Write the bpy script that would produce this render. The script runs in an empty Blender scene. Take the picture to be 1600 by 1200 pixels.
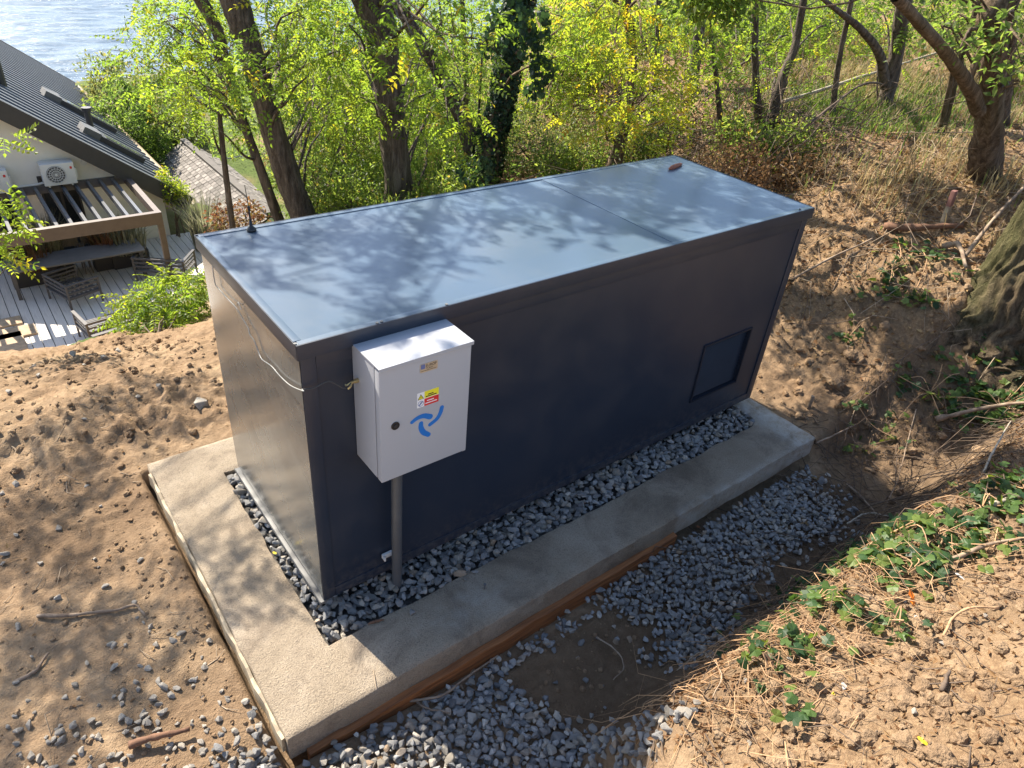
import bpy, bmesh, math, random
import numpy as np
from mathutils import Vector, Matrix, Euler

random.seed(7)
rng = np.random.default_rng(7)
scene = bpy.context.scene
COL = scene.collection

# ------------------------------------------------------------------ camera
CAM = np.array([-0.757, -2.004, 2.613])
FPX = 1120.0
MR = np.array([[0.79348, -0.60329, 0.08016], [0.28383, 0.48332, 0.82816], [-0.53838, -0.63438, 0.55472]])
_u, _s, _v = np.linalg.svd(MR)
MR = _u @ _v
cam = bpy.data.cameras.new('camera')
cam.sensor_fit = 'HORIZONTAL'
cam.sensor_width = 36.0
cam.lens = FPX / 1600 * 36.0
cam.clip_start = 0.05
cam.clip_end = 6000
camo = bpy.data.objects.new('camera', cam)
COL.objects.link(camo)
mw = Matrix([list(r) for r in MR.T]).to_4x4()
mw.translation = Vector(CAM)
camo.matrix_world = mw
scene.camera = camo

# ------------------------------------------------------------------ light
SUN = np.array([-0.20, 1.0, 0.95]); SUN /= np.linalg.norm(SUN)
SUN_EL = math.asin(SUN[2])
SUN_AZ = math.atan2(SUN[0], SUN[1])
world = bpy.data.worlds.new('World')
scene.world = world
world.use_nodes = True
wn = world.node_tree
bg = wn.nodes['Background']
sky = wn.nodes.new('ShaderNodeTexSky')
sky.sky_type = 'NISHITA'
sky.sun_disc = False
sky.sun_elevation = SUN_EL
sky.sun_rotation = SUN_AZ
sky.altitude = 150
sky.air_density = 1.0
sky.dust_density = 1.2
sky.ozone_density = 1.0
wn.links.new(sky.outputs[0], bg.inputs[0])
bg.inputs[1].default_value = 0.105
sun = bpy.data.lights.new('sun', 'SUN')
sun.energy = 4.8
sun.angle = math.radians(0.53)
sun.color = (1.0, 0.91, 0.77)
suno = bpy.data.objects.new('sun', sun)
COL.objects.link(suno)
suno.rotation_euler = Vector(-SUN).to_track_quat('-Z', 'Y').to_euler()
suno.location = (0, 30, 40)

scene.view_settings.view_transform = 'Standard'
scene.view_settings.look = 'None'
scene.view_settings.gamma = 1.0
scene.view_settings.exposure = 1.46
scene.view_settings.use_curve_mapping = False
scene.render.engine = 'CYCLES'
scene.cycles.max_bounces = 8
scene.cycles.transmission_bounces = 6
scene.cycles.transparent_max_bounces = 6
scene.cycles.use_denoising = True

# ------------------------------------------------------------------ helpers: rays
def ray(u, v):
    d = np.array([(u - 800) / FPX, (600 - v) / FPX, -1.0]) @ MR
    return d / np.linalg.norm(d)
def P(u, v, t):
    return CAM + t * ray(u, v)
def on_plane(u, v, p0, n):
    d = ray(u, v); n = np.asarray(n, float)
    return CAM + d * (((np.asarray(p0) - CAM) @ n) / (d @ n))
def on_x(u, v, x): return on_plane(u, v, (x, 0, 0), (1, 0, 0))
def on_y(u, v, y): return on_plane(u, v, (0, y, 0), (0, 1, 0))
def on_z(u, v, z): return on_plane(u, v, (0, 0, z), (0, 0, 1))

# ------------------------------------------------------------------ helpers: noise
def _hash(ix, iy, iz=0):
    h = (ix.astype(np.int64) * 374761393 + iy.astype(np.int64) * 668265263 + np.int64(iz) * 2147483647 % 1013904223) & 0xFFFFFFFF
    h = ((h ^ (h >> 13)) * 1274126177) & 0xFFFFFFFF
    h = (h ^ (h >> 16)) & 0xFFFFFFFF
    return h / 4294967295.0
def vnoise(x, y, seed=0):
    x = np.asarray(x, float); y = np.asarray(y, float)
    ix = np.floor(x); iy = np.floor(y)
    fx = x - ix; fy = y - iy
    fx = fx * fx * fx * (fx * (fx * 6 - 15) + 10); fy = fy * fy * fy * (fy * (fy * 6 - 15) + 10)
    a = _hash(ix, iy, seed); b = _hash(ix + 1, iy, seed); c = _hash(ix, iy + 1, seed); d = _hash(ix + 1, iy + 1, seed)
    return (a * (1 - fx) + b * fx) * (1 - fy) + (c * (1 - fx) + d * fx) * fy * 1.0
def fbm(x, y, o=4, seed=0, gain=.5):
    s = 0; a = 1; n = 0
    for k in range(o):
        s = s + a * (vnoise(x * 2 ** k + 17.3 * k, y * 2 ** k - 9.1 * k, seed + k) - .5); n += a; a *= gain
    return s / n * 2
def sst(a, b, x):
    t = np.clip((np.asarray(x, float) - a) / (b - a), 0, 1)
    return t * t * (3 - 2 * t)

# ------------------------------------------------------------------ helpers: objects
def tag(o, label=None, cat=None, group=None, kind=None):
    if label: o['label'] = label
    if cat: o['category'] = cat
    if group: o['group'] = group
    if kind: o['kind'] = kind
    return o
def empty(name, loc, label, cat, group=None):
    o = bpy.data.objects.new(name, None)
    COL.objects.link(o)
    o.location = [float(c) for c in loc]
    o.empty_display_size = .1
    return tag(o, label, cat, group)
def world_loc(o):
    v = Vector(o.location)
    p = o.parent
    while p is not None:
        v = v + Vector(p.location)
        p = p.parent
    return v
def attach(o, parent):
    if parent is not None:
        o.parent = parent
        o.matrix_parent_inverse = Matrix.Translation(-parent_origin(parent))
    return o
ORIG = {}
def parent_origin(p):
    # world translation of a parent (parents are never rotated or scaled)
    m = Vector((0, 0, 0))
    chain = []
    q = p
    while q is not None:
        chain.append(q); q = q.parent
    for q in reversed(chain):
        m = m + (q.matrix_parent_inverse.translation if q.parent else Vector((0, 0, 0))) + Vector(q.location)
    return m
def link(name, me, parent=None, mat=None):
    o = bpy.data.objects.new(name, me)
    COL.objects.link(o)
    if mat is not None and len(me.materials) == 0: me.materials.append(mat)
    attach(o, parent)
    return o
def np_mesh(name, V, F, mats=None, smooth=False, attrs=None, midx=None):
    """V (n,3), F (m,k) arrays or list of such arrays"""
    me = bpy.data.meshes.new(name)
    V = np.asarray(V, np.float32)
    Fs = F if isinstance(F, list) and np.ndim(F[0]) == 2 else [F]
    Fs = [np.asarray(f, np.int32) for f in Fs if len(f)]
    loops = np.concatenate([f.ravel() for f in Fs])
    tot = np.concatenate([np.full(len(f), f.shape[1], np.int32) for f in Fs])
    st = np.concatenate([[0], np.cumsum(tot)[:-1]]).astype(np.int32)
    me.vertices.add(len(V)); me.vertices.foreach_set('co', V.ravel())
    me.loops.add(len(loops)); me.loops.foreach_set('vertex_index', loops)
    me.polygons.add(len(tot)); me.polygons.foreach_set('loop_start', st); me.polygons.foreach_set('loop_total', tot)
    me.polygons.foreach_set('use_smooth', np.full(len(tot), smooth, bool))
    if midx is not None: me.polygons.foreach_set('material_index', np.asarray(midx, np.int32))
    for k, a in (attrs or {}).items():
        at = me.attributes.new(k, 'FLOAT', 'POINT'); at.data.foreach_set('value', np.asarray(a, np.float32))
    for m in (mats or []): me.materials.append(m)
    me.update(calc_edges=True)
    return me

class MB:
    """collects boxes, tubes, prisms into one mesh"""
    def __init__(s): s.v = []; s.f = []
    def add(s, vs, fs):
        b = len(s.v); s.v += [tuple(map(float, p)) for p in vs]; s.f += [tuple(i + b for i in f) for f in fs]; return s
    def box(s, x0, x1, y0, y1, z0, z1):
        return s.add([(x0, y0, z0), (x1, y0, z0), (x1, y1, z0), (x0, y1, z0), (x0, y0, z1), (x1, y0, z1), (x1, y1, z1), (x0, y1, z1)],
                     [(0, 3, 2, 1), (4, 5, 6, 7), (0, 1, 5, 4), (1, 2, 6, 5), (2, 3, 7, 6), (3, 0, 4, 7)])
    def bar(s, a, b, w, h, up=(0, 0, 1)):
        a = np.array(a, float); b = np.array(b, float); d = b - a; d /= np.linalg.norm(d)
        up = np.array(up, float)
        if abs(d @ up) > .95: up = np.array((0, 1., 0))
        r = np.cross(d, up); r /= np.linalg.norm(r); q = np.cross(r, d)
        vs = []
        for c in (a, b):
            for i, j in ((-1, -1), (1, -1), (1, 1), (-1, 1)): vs.append(c + r * i * w / 2 + q * j * h / 2)
        return s.add(vs, [(0, 1, 2, 3), (7, 6, 5, 4), (0, 4, 5, 1), (1, 5, 6, 2), (2, 6, 7, 3), (3, 7, 4, 0)])
    def prism(s, poly, d):
        """poly: list of 3D points (planar), extruded by vector d"""
        n = len(poly); p = [np.array(q, float) for q in poly]; d = np.array(d, float)
        return s.add(p + [q + d for q in p], [tuple(range(n))[::-1], tuple(range(n, 2 * n))] + [(i, (i + 1) % n, n + (i + 1) % n, n + i) for i in range(n)])
    def tube(s, pts, r, n=8, cap=True):
        V, F = tube_arrays(pts, r, n, cap); return s.add(V, F)
    def disc(s, c, nrm, r, h, n=16):
        c = np.array(c, float); nrm = np.array(nrm, float); nrm /= np.linalg.norm(nrm)
        return s.tube([c, c + nrm * h], r, n)
    def build(s, name, mat, parent=None, bevel=0, smooth=False, seg=2):
        me = bpy.data.meshes.new(name); me.from_pydata(s.v, [], s.f); me.update()
        bm = bmesh.new(); bm.from_mesh(me)
        bmesh.ops.recalc_face_normals(bm, faces=bm.faces)
        if bevel:
            es = [e for e in bm.edges if len(e.link_faces) == 2 and e.calc_face_angle(0) > .5]
            bmesh.ops.bevel(bm, geom=es, offset=bevel, segments=seg, profile=.7, affect='EDGES')
        for f in bm.faces: f.smooth = smooth or bool(bevel)
        bm.to_mesh(me); bm.free()
        me.materials.append(mat)
        if bevel and hasattr(me, 'set_sharp_from_angle'): me.set_sharp_from_angle(angle=.6)
        return link(name, me, parent)

def tube_arrays(pts, r, n=8, cap=True):
    p = np.array([np.asarray(q, float) for q in pts]); m = len(p)
    r = np.full(m, r) if np.isscalar(r) else np.asarray(r, float)
    t = np.gradient(p, axis=0); t /= np.linalg.norm(t, axis=1)[:, None] + 1e-12
    ref = np.array([0, 0, 1.0]) if abs(t[0][2]) < .9 else np.array([1.0, 0, 0])
    a = np.cross(t[0], ref); a /= np.linalg.norm(a)
    V = []
    for i in range(m):
        a = a - t[i] * (a @ t[i]); a /= np.linalg.norm(a) + 1e-12
        b = np.cross(t[i], a)
        th = np.arange(n) * 2 * math.pi / n
        V.append(p[i] + r[i] * (np.cos(th)[:, None] * a + np.sin(th)[:, None] * b))
    V = np.concatenate(V)
    F = [(i * n + j, i * n + (j + 1) % n, (i + 1) * n + (j + 1) % n, (i + 1) * n + j) for i in range(m - 1) for j in range(n)]
    if cap: F += [tuple(range(n))[::-1], tuple((m - 1) * n + k for k in range(n))]
    return V, F
def spline(pts, n):
    """Catmull-Rom through points (rows may carry extra columns such as radius)"""
    p = np.array(pts, float)
    if len(p) == 2: return p[0] + (p[1] - p[0]) * np.linspace(0, 1, n)[:, None]
    q = np.vstack([2 * p[0] - p[1], p, 2 * p[-1] - p[-2]])
    out = []
    for s in np.linspace(0, len(p) - 1 - 1e-9, n):
        i = int(s); f = s - i; a, b, c, d = q[i], q[i + 1], q[i + 2], q[i + 3]
        out.append(.5 * ((2 * b) + (c - a) * f + (2 * a - 5 * b + 4 * c - d) * f * f + (3 * b - a - 3 * c + d) * f ** 3))
    return np.array(out)

# ------------------------------------------------------------------ materials
def new_mat(name):
    m = bpy.data.materials.new(name); m.use_nodes = True
    nt = m.node_tree; b = nt.nodes['Principled BSDF']
    return m, nt, b
def N(nt, typ, **kw):
    n = nt.nodes.new(typ)
    for k, v in kw.items(): setattr(n, k, v)
    return n
def ramp(nt, src, stops, interp='LINEAR'):
    r = N(nt, 'ShaderNodeValToRGB'); r.color_ramp.interpolation = interp
    e = r.color_ramp.elements
    while len(e) < len(stops): e.new(.5)
    for x, (p, c) in zip(e, stops):
        x.position = p; x.color = (*c, 1) if len(c) == 3 else c
    nt.links.new(src, r.inputs[0]); return r.outputs[0]
def noise(nt, scale, detail=4, rough=.55, coord=None, dist=0, dims='3D'):
    n = N(nt, 'ShaderNodeTexNoise'); n.inputs['Scale'].default_value = scale; n.inputs['Detail'].default_value = detail
    n.inputs['Roughness'].default_value = rough; n.inputs['Distortion'].default_value = dist
    if coord is not None: nt.links.new(coord, n.inputs['Vector'])
    return n.outputs['Fac']
def coords(nt, scale=None, which='Object'):
    c = N(nt, 'ShaderNodeTexCoord').outputs[which]
    if scale is None: return c
    m = N(nt, 'ShaderNodeMapping'); m.inputs['Scale'].default_value = scale
    nt.links.new(c, m.inputs[0]); return m.outputs[0]
def mixc(nt, fac, a, b, blend='MIX'):
    m = N(nt, 'ShaderNodeMix', data_type='RGBA', blend_type=blend)
    for i, x in ((0, fac), (6, a), (7, b)):
        if hasattr(x, 'links'): nt.links.new(x, m.inputs[i])
        elif i == 0: m.inputs[0].default_value = x
        else: m.inputs[i].default_value = (*x, 1)
    return m.outputs[2]
def math_n(nt, op, a, b=None, clamp=False):
    m = N(nt, 'ShaderNodeMath', operation=op, use_clamp=clamp)
    for i, x in enumerate((a, b)):
        if x is None: continue
        if hasattr(x, 'links'): nt.links.new(x, m.inputs[i])
        else: m.inputs[i].default_value = x
    return m.outputs[0]
def bump(nt, b, h, dist, strength=1.0):
    n = N(nt, 'ShaderNodeBump'); n.inputs['Distance'].default_value = dist; n.inputs['Strength'].default_value = strength
    nt.links.new(h, n.inputs['Height']); nt.links.new(n.outputs[0], b.inputs['Normal']); return n
def simple(name, col, rough=.6, metal=0, var=.12, vscale=8, bumpd=0, bscale=60, spec=.5, stretch=None):
    m, nt, b = new_mat(name)
    co = coords(nt, stretch)
    f = noise(nt, vscale, 5, .6, co)
    lo = tuple(c * (1 - var) for c in col); hi = tuple(min(1, c * (1 + var)) for c in col)
    nt.links.new(ramp(nt, f, [(.3, lo), (.7, hi)]), b.inputs['Base Color'])
    b.inputs['Roughness'].default_value = rough; b.inputs['Metallic'].default_value = metal
    b.inputs['Specular IOR Level'].default_value = spec
    if bumpd: bump(nt, b, noise(nt, bscale, 4, .6, co), bumpd)
    return m

def mat_paint(name, col, rough, dust=.15, coat=0):
    """satin sheet-metal paint with faint smears and dust"""
    m, nt, b = new_mat(name)
    co = coords(nt)
    f = noise(nt, 3.0, 5, .6, co, .4)
    g = noise(nt, 90, 3, .7, co)
    dustc = (.34, .28, .21)
    k = math_n(nt, 'MULTIPLY', ramp(nt, f, [(.45, (0, 0, 0)), (.8, (1, 1, 1))]), dust)
    sx = N(nt, 'ShaderNodeSeparateXYZ'); nt.links.new(co, sx.inputs[0])
    low = N(nt, 'ShaderNodeMapRange'); low.inputs[1].default_value = .34; low.inputs[2].default_value = .05; nt.links.new(sx.outputs[2], low.inputs[0])
    spl = math_n(nt, 'MULTIPLY', math_n(nt, 'MULTIPLY', low.outputs[0], low.outputs[0]), ramp(nt, noise(nt, 26, 6, .75, co), [(.42, (0, 0, 0)), (.62, (1, 1, 1))]))
    k = math_n(nt, 'MAXIMUM', k, math_n(nt, 'MULTIPLY', spl, .20))
    c = mixc(nt, k, col, dustc)
    nt.links.new(c, b.inputs['Base Color'])
    r = math_n(nt, 'ADD', math_n(nt, 'MULTIPLY', f, .16), rough - .06)
    nt.links.new(r, b.inputs['Roughness'])
    b.inputs['Coat Weight'].default_value = coat; b.inputs['Coat Roughness'].default_value = .16; b.inputs['Coat IOR'].default_value = 1.6
    h = math_n(nt, 'ADD', math_n(nt, 'MULTIPLY', noise(nt, 1.6, 2, .5, co), 1.0), math_n(nt, 'MULTIPLY', g, .004))
    bump(nt, b, h, .012)
    return m
M = {}
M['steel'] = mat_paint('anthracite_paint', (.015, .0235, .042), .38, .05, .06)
M['steel_end'] = mat_paint('anthracite_paint_sunlit', (.085, .10, .105), .25, .05, 1.0)  # end wall paint lightened: grazing sun and soil sheen put into the colour
M['steel_roof'] = mat_paint('anthracite_paint_skylit', (.072, .112, .163), .36, .10, .45)  # wall paint made lighter and bluer: sky reflection and glare in the base
M['vent'] = simple('vent_paint', (.014, .018, .029), .5, spec=.25)
M['steel_dark'] = simple('black_steel', (.02, .021, .024), .5)
M['cabinet'] = mat_paint('light_grey_enamel', (.40, .41, .435), .38, .03)
M['grey_pvc'] = simple('grey_pvc', (.085, .088, .092), .42)
M['cable'] = simple('white_cable', (.27, .27, .26), .4)
M['cable_dark'] = simple('dark_cable', (.05, .05, .05), .45)
M['black'] = simple('black_plastic', (.014, .014, .016), .35)
M['galv'] = simple('galvanised_steel', (.16, .16, .16), .6, .4)
M['white_plastic'] = simple('white_plastic', (.75, .75, .73), .45)
M['brass'] = simple('brass', (.55, .42, .2), .35, .9)
M['plate'] = simple('brushed_plate', (.50, .44, .34), .35, .5, .15, 40)
M['yellow'] = simple('yellow_print', (.80, .72, .03), .5, var=.03)
M['red'] = simple('red_print', (.62, .02, .025), .5, var=.03)
M['blue'] = simple('blue_vinyl', (.01, .16, .52), .4, var=.03)
M['ink'] = simple('black_ink', (.02, .02, .02), .5)
M['inkblue'] = simple('blue_ink', (.12, .16, .34), .5)
M['sticker'] = simple('pale_sticker', (.40, .41, .43), .4, var=.03)
M['white_print'] = simple('white_print', (.8, .8, .8), .5, var=.02)

def mat_concrete():
    m, nt, b = new_mat('raw_concrete')
    co = coords(nt)
    f = noise(nt, 2.2, 6, .65, co, .3); g = noise(nt, 160, 3, .75, co); w = noise(nt, 9, 5, .7, co)
    base = ramp(nt, f, [(.30, (.25, .195, .135)), (.5, (.36, .29, .21)), (.68, (.43, .355, .27))])
    wet = mixc(nt, ramp(nt, noise(nt, 3.1, 6, .7, co, .5), [(.50, (0, 0, 0)), (.62, (.62, .62, .62))]), base, (.17, .13, .095))
    wet = mixc(nt, ramp(nt, w, [(.60, (0, 0, 0)), (.74, (.4, .4, .4))]), wet, (.42, .36, .28))
    sp = mixc(nt, ramp(nt, g, [(.34, (.6, .6, .6)), (.5, (0, 0, 0))]), wet, (.13, .105, .08))
    sp = mixc(nt, ramp(nt, g, [(.56, (0, 0, 0)), (.72, (.35, .35, .35))]), sp, (.50, .43, .34))
    at = N(nt, 'ShaderNodeAttribute', attribute_name='bloom')
    lime = mixc(nt, math_n(nt, 'MULTIPLY', at.outputs['Fac'], ramp(nt, w, [(.35, (0, 0, 0)), (.65, (1, 1, 1))])), sp, (.55, .53, .48))
    nt.links.new(lime, b.inputs['Base Color'])
    b.inputs['Roughness'].default_value = .88; b.inputs['Specular IOR Level'].default_value = .3
    h = math_n(nt, 'ADD', g, math_n(nt, 'MULTIPLY', w, 1.2))
    bump(nt, b, h, .010)
    return m
M['concrete'] = mat_concrete()
def mat_wood(name, c0, c1, rough=.75, sc=(3, 60, 60)):
    m, nt, b = new_mat(name)
    co = coords(nt, sc)
    f = noise(nt, 1.2, 6, .65, co, .6)
    nt.links.new(ramp(nt, f, [(.3, c0), (.68, c1)]), b.inputs['Base Color'])
    b.inputs['Roughness'].default_value = rough
    bump(nt, b, f, .004)
    return m
M['formwork'] = mat_wood('orange_formwork_wood', (.13, .045, .014), (.38, .15, .048))
M['oldboard'] = mat_wood('weathered_board', (.22, .17, .11), (.40, .33, .23), sc=(60, 3, 60))
M['deadwood'] = mat_wood('dead_wood', (.13, .085, .055), (.36, .27, .19), .85, (14, 14, 14))
M['paledead'] = mat_wood('bleached_wood', (.24, .20, .15), (.42, .37, .29), .85, (14, 14, 14))
M['redwood'] = mat_wood('rotten_red_wood', (.09, .045, .028), (.22, .115, .065), .9, (20, 20, 20))

def mat_gravel(dust=.5):
    m, nt, b = new_mat('crushed_andesite')
    co = coords(nt)
    at = N(nt, 'ShaderNodeAttribute', attribute_name='tint')
    oi = N(nt, 'ShaderNodeObjectInfo')
    r = math_n(nt, 'FRACT', math_n(nt, 'ADD', at.outputs['Fac'], oi.outputs['Random']))
    base = ramp(nt, r, [(0, (.15, .152, .155)), (.35, (.24, .24, .238)), (.62, (.33, .325, .315)), (.8, (.30, .265, .215)), (.93, (.46, .43, .38)), (1, (.35, .25, .165))])
    f = noise(nt, 55, 4, .7, co)
    c = mixc(nt, .55, base, ramp(nt, f, [(.3, (.45, .45, .45)), (.7, (1.4, 1.4, 1.4))]), 'MULTIPLY')
    d = noise(nt, 5, 3, .6, co)
    c2 = mixc(nt, ramp(nt, d, [(.5 - .35 * (dust > .5), (dust - .5, dust - .5, dust - .5)), (.75, (dust, dust, dust))]), c, (.33, .25, .17) if dust < .6 else (.47, .41, .33))
    nt.links.new(c2, b.inputs['Base Color'])
    b.inputs['Roughness'].default_value = .8
    bump(nt, b, f, .004)
    return m
M['gravel'] = mat_gravel(); M['dusty_stone'] = mat_gravel(.85)
M['grit'] = simple('grit', (.085, .078, .07), .95, var=.4, vscale=60, bumpd=.01, bscale=120)
M['white_stone'] = simple('white_limestone', (.72, .70, .66), .8, bumpd=.004)

def mat_soil(name='soil'):
    m, nt, b = new_mat(name)
    co = coords(nt)
    f = noise(nt, 1.3, 6, .6, co, .2); g = noise(nt, 22, 6, .7, co); h = noise(nt, 130, 4, .7, co)
    base = ramp(nt, f, [(.28, (.225, .145, .086)), (.5, (.32, .22, .135)), (.72, (.40, .292, .185))])
    c = mixc(nt, .6, base, ramp(nt, g, [(.3, (.55, .5, .45)), (.7, (1.3, 1.3, 1.3))]), 'MULTIPLY')
    # dry straw / leaf litter where the slope is overgrown
    st = N(nt, 'ShaderNodeAttribute', attribute_name='straw')
    straw = ramp(nt, noise(nt, 60, 5, .75, co), [(.3, (.10, .06, .035)), (.5, (.23, .145, .08)), (.66, (.40, .285, .16))])
    c = mixc(nt, math_n(nt, 'MULTIPLY', st.outputs['Fac'], ramp(nt, noise(nt, 7, 5, .7, co), [(.3, (.25, .25, .25)), (.6, (1, 1, 1))])), c, straw)
    gr = N(nt, 'ShaderNodeAttribute', attribute_name='green')
    green = ramp(nt, noise(nt, 9, 6, .75, co), [(.3, (.045, .055, .015)), (.55, (.085, .125, .028)), (.75, (.16, .17, .06))])
    c = mixc(nt, gr.outputs['Fac'], c, green)
    mo = N(nt, 'ShaderNodeAttribute', attribute_name='moist_shade')
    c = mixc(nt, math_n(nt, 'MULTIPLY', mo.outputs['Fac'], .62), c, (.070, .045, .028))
    nt.links.new(c, b.inputs['Base Color'])
    b.inputs['Roughness'].default_value = .95; b.inputs['Specular IOR Level'].default_value = .15
    hh = math_n(nt, 'ADD', math_n(nt, 'MULTIPLY', g, 1.0), math_n(nt, 'MULTIPLY', h, .45))
    bump(nt, b, hh, .022)
    return m
M['soil'] = mat_soil()

def mat_leaf(name, stops, tr, trw=.58, rough=.5, spec=.35):
    """leaf blade: reflecting colour by leaf tint, light shining through it"""
    m, nt, b = new_mat(name)
    at = N(nt, 'ShaderNodeAttribute', attribute_name='tint')
    oi = N(nt, 'ShaderNodeObjectInfo')
    f = math_n(nt, 'FRACT', math_n(nt, 'ADD', at.outputs['Fac'], math_n(nt, 'MULTIPLY', oi.outputs['Random'], .0)))
    nt.links.new(ramp(nt, f, stops), b.inputs['Base Color'])
    b.inputs['Roughness'].default_value = rough; b.inputs['Specular IOR Level'].default_value = spec
    t = N(nt, 'ShaderNodeBsdfTranslucent')
    nt.links.new(ramp(nt, f, tr), t.inputs[0])
    mx = N(nt, 'ShaderNodeMixShader'); mx.inputs[0].default_value = trw
    nt.links.new(b.outputs[0], mx.inputs[1]); nt.links.new(t.outputs[0], mx.inputs[2])
    nt.links.new(mx.outputs[0], nt.nodes['Material Output'].inputs[0])
    return m
M['robinia'] = mat_leaf('robinia_leaf', [(0, (.045, .085, .018)), (.5, (.075, .125, .025)), (.85, (.12, .15, .028)), (1, (.20, .15, .025))],
                        [(0, (.18, .31, .03)), (.5, (.33, .48, .04)), (.88, (.50, .58, .04)), (1, (.66, .50, .03))])
M['robyellow'] = mat_leaf('autumn_robinia_leaf', [(0, (.07, .12, .02)), (.55, (.11, .145, .025)), (.8, (.20, .17, .02)), (1, (.30, .17, .02))],
                          [(0, (.36, .50, .04)), (.55, (.52, .60, .04)), (.8, (.74, .62, .03)), (1, (.85, .5, .02))])
M['shrub'] = mat_leaf('shrub_leaf', [(0, (.04, .065, .02)), (.5, (.07, .10, .028)), (.9, (.11, .125, .035)), (1, (.17, .11, .03))],
                      [(0, (.14, .24, .04)), (.5, (.27, .40, .06)), (.9, (.44, .51, .08)), (1, (.55, .36, .05))])
M['olive'] = mat_leaf('olive_shrub_leaf', [(0, (.045, .062, .024)), (.5, (.08, .10, .038)), (1, (.15, .12, .05))],
                      [(0, (.18, .24, .06)), (.5, (.32, .38, .09)), (1, (.48, .38, .1))], .5)
M['dryleaf'] = mat_leaf('dry_leaf', [(0, (.12, .06, .03)), (.5, (.24, .14, .07)), (1, (.40, .28, .14))],
                        [(0, (.2, .1, .04)), (.5, (.35, .2, .08)), (1, (.5, .36, .16))], .25, .8, .15)
M['spruce'] = mat_leaf('blue_spruce_needle', [(0, (.06, .085, .08)), (1, (.14, .18, .17))], [(0, (.08, .11, .09)), (1, (.15, .2, .17))], .2)
M['ivy'] = mat_leaf('ivy_leaf', [(0, (.018, .045, .018)), (.5, (.04, .085, .028)), (.8, (.08, .14, .035)), (1, (.13, .18, .04))],
                    [(0, (.04, .10, .02)), (.5, (.10, .20, .03)), (.8, (.25, .38, .04)), (1, (.42, .50, .05))], .35, .48, .35)
M['ivydark'] = mat_leaf('old_ivy_leaf', [(0, (.010, .028, .016)), (.6, (.018, .045, .024)), (1, (.035, .07, .03))],
                        [(0, (.03, .07, .03)), (1, (.08, .16, .04))], .25, .45, .35)
M['drygrass'] = mat_leaf('dry_grass', [(0, (.25, .17, .08)), (.6, (.42, .32, .16)), (.85, (.5, .42, .25)), (1, (.12, .16, .04))],
                         [(0, (.3, .2, .08)), (.6, (.5, .38, .18)), (.85, (.6, .5, .3)), (1, (.25, .35, .06))], .4, .7, .2)
M['greengrass'] = mat_leaf('green_grass', [(0, (.04, .09, .02)), (1, (.10, .15, .03))], [(0, (.15, .3, .04)), (1, (.4, .5, .08))], .45)
M['plume'] = mat_leaf('plume_grass', [(0, (.14, .15, .09)), (1, (.34, .32, .24))], [(0, (.2, .22, .1)), (1, (.4, .38, .25))], .4)
M['redplant'] = mat_leaf('reddish_foliage', [(0, (.14, .06, .04)), (.6, (.20, .10, .06)), (1, (.10, .10, .03))], [(0, (.3, .1, .05)), (1, (.3, .25, .06))], .4)

def mat_bark(name, c0, c1, c2, moss=0):
    m, nt, b = new_mat(name)
    co = coords(nt, (1, 1, .16))
    f = noise(nt, 24, 6, .7, co, .6); g = noise(nt, 90, 4, .7, coords(nt)); l = noise(nt, 1.7, 3, .5, coords(nt))
    c = ramp(nt, f, [(.34, c0), (.52, c1), (.68, c2)])
    c = mixc(nt, .5, c, ramp(nt, g, [(.3, (.6, .6, .6)), (.7, (1.3, 1.3, 1.3))]), 'MULTIPLY')
    if moss: c = mixc(nt, math_n(nt, 'MULTIPLY', ramp(nt, l, [(.4, (0, 0, 0)), (.62, (1, 1, 1))]), moss), c, (.085, .095, .03))
    nt.links.new(c, b.inputs['Base Color'])
    b.inputs['Roughness'].default_value = .92; b.inputs['Specular IOR Level'].default_value = .2
    bump(nt, b, math_n(nt, 'ADD', f, math_n(nt, 'MULTIPLY', g, .4)), .045)
    return m
M['bark'] = mat_bark('robinia_bark', (.055, .043, .035), (.15, .12, .095), (.27, .22, .18))
M['bark_warm'] = mat_bark('warm_bark', (.07, .045, .03), (.20, .14, .095), (.36, .27, .19), .2)
M['bark_moss'] = mat_bark('mossy_bark', (.045, .034, .022), (.13, .095, .06), (.24, .185, .115), .55)
M['twig'] = simple('twig_bark', (.12, .085, .06), .9, var=.4, vscale=20)
M['twig_pale'] = simple('pale_twig', (.34, .26, .18), .9, var=.35, vscale=20)
M['root'] = simple('dry_root', (.42, .26, .14), .9, var=.35, vscale=12)

def mat_water():
    m, nt, b = new_mat('lake_water')
    b.inputs['Base Color'].default_value = (.11, .16, .215, 1)
    b.inputs['Roughness'].default_value = .22; b.inputs['IOR'].default_value = 1.33; b.inputs['Specular IOR Level'].default_value = .28
    co = coords(nt, (.8, 2.2, 1))
    bump(nt, b, noise(nt, 1.6, 4, .6, co, .3), .12)
    return m
M['water'] = mat_water()
M['plaster'] = simple('cream_plaster', (.80, .77, .70), .9, var=.05, vscale=3, bumpd=.002, bscale=90)
M['tile_roof'] = simple('anthracite_metal_roof', (.075, .078, .085), .42, 0, .15, 6)
M['fascia'] = simple('dark_fascia', (.045, .045, .05), .5)
M['gutter'] = simple('beige_gutter', (.55, .46, .34), .45)
M['glass'] = simple('dark_glass', (.02, .024, .028), .12, var=.02)
M['skyglass'] = simple('skylight_glass', (.10, .11, .12), .06, var=.02)
M['pergola'] = simple('brown_aluminium', (.13, .098, .080), .5)
M['rafter'] = simple('rafter_grey', (.10, .105, .115), .35, 0, .1)
M['deck'] = mat_wood('pale_decking', (.56, .51, .45), (.72, .67, .60), .7, (40, 2, 40))
M['furn'] = simple('grey_steel_furniture', (.09, .085, .085), .35)
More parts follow.
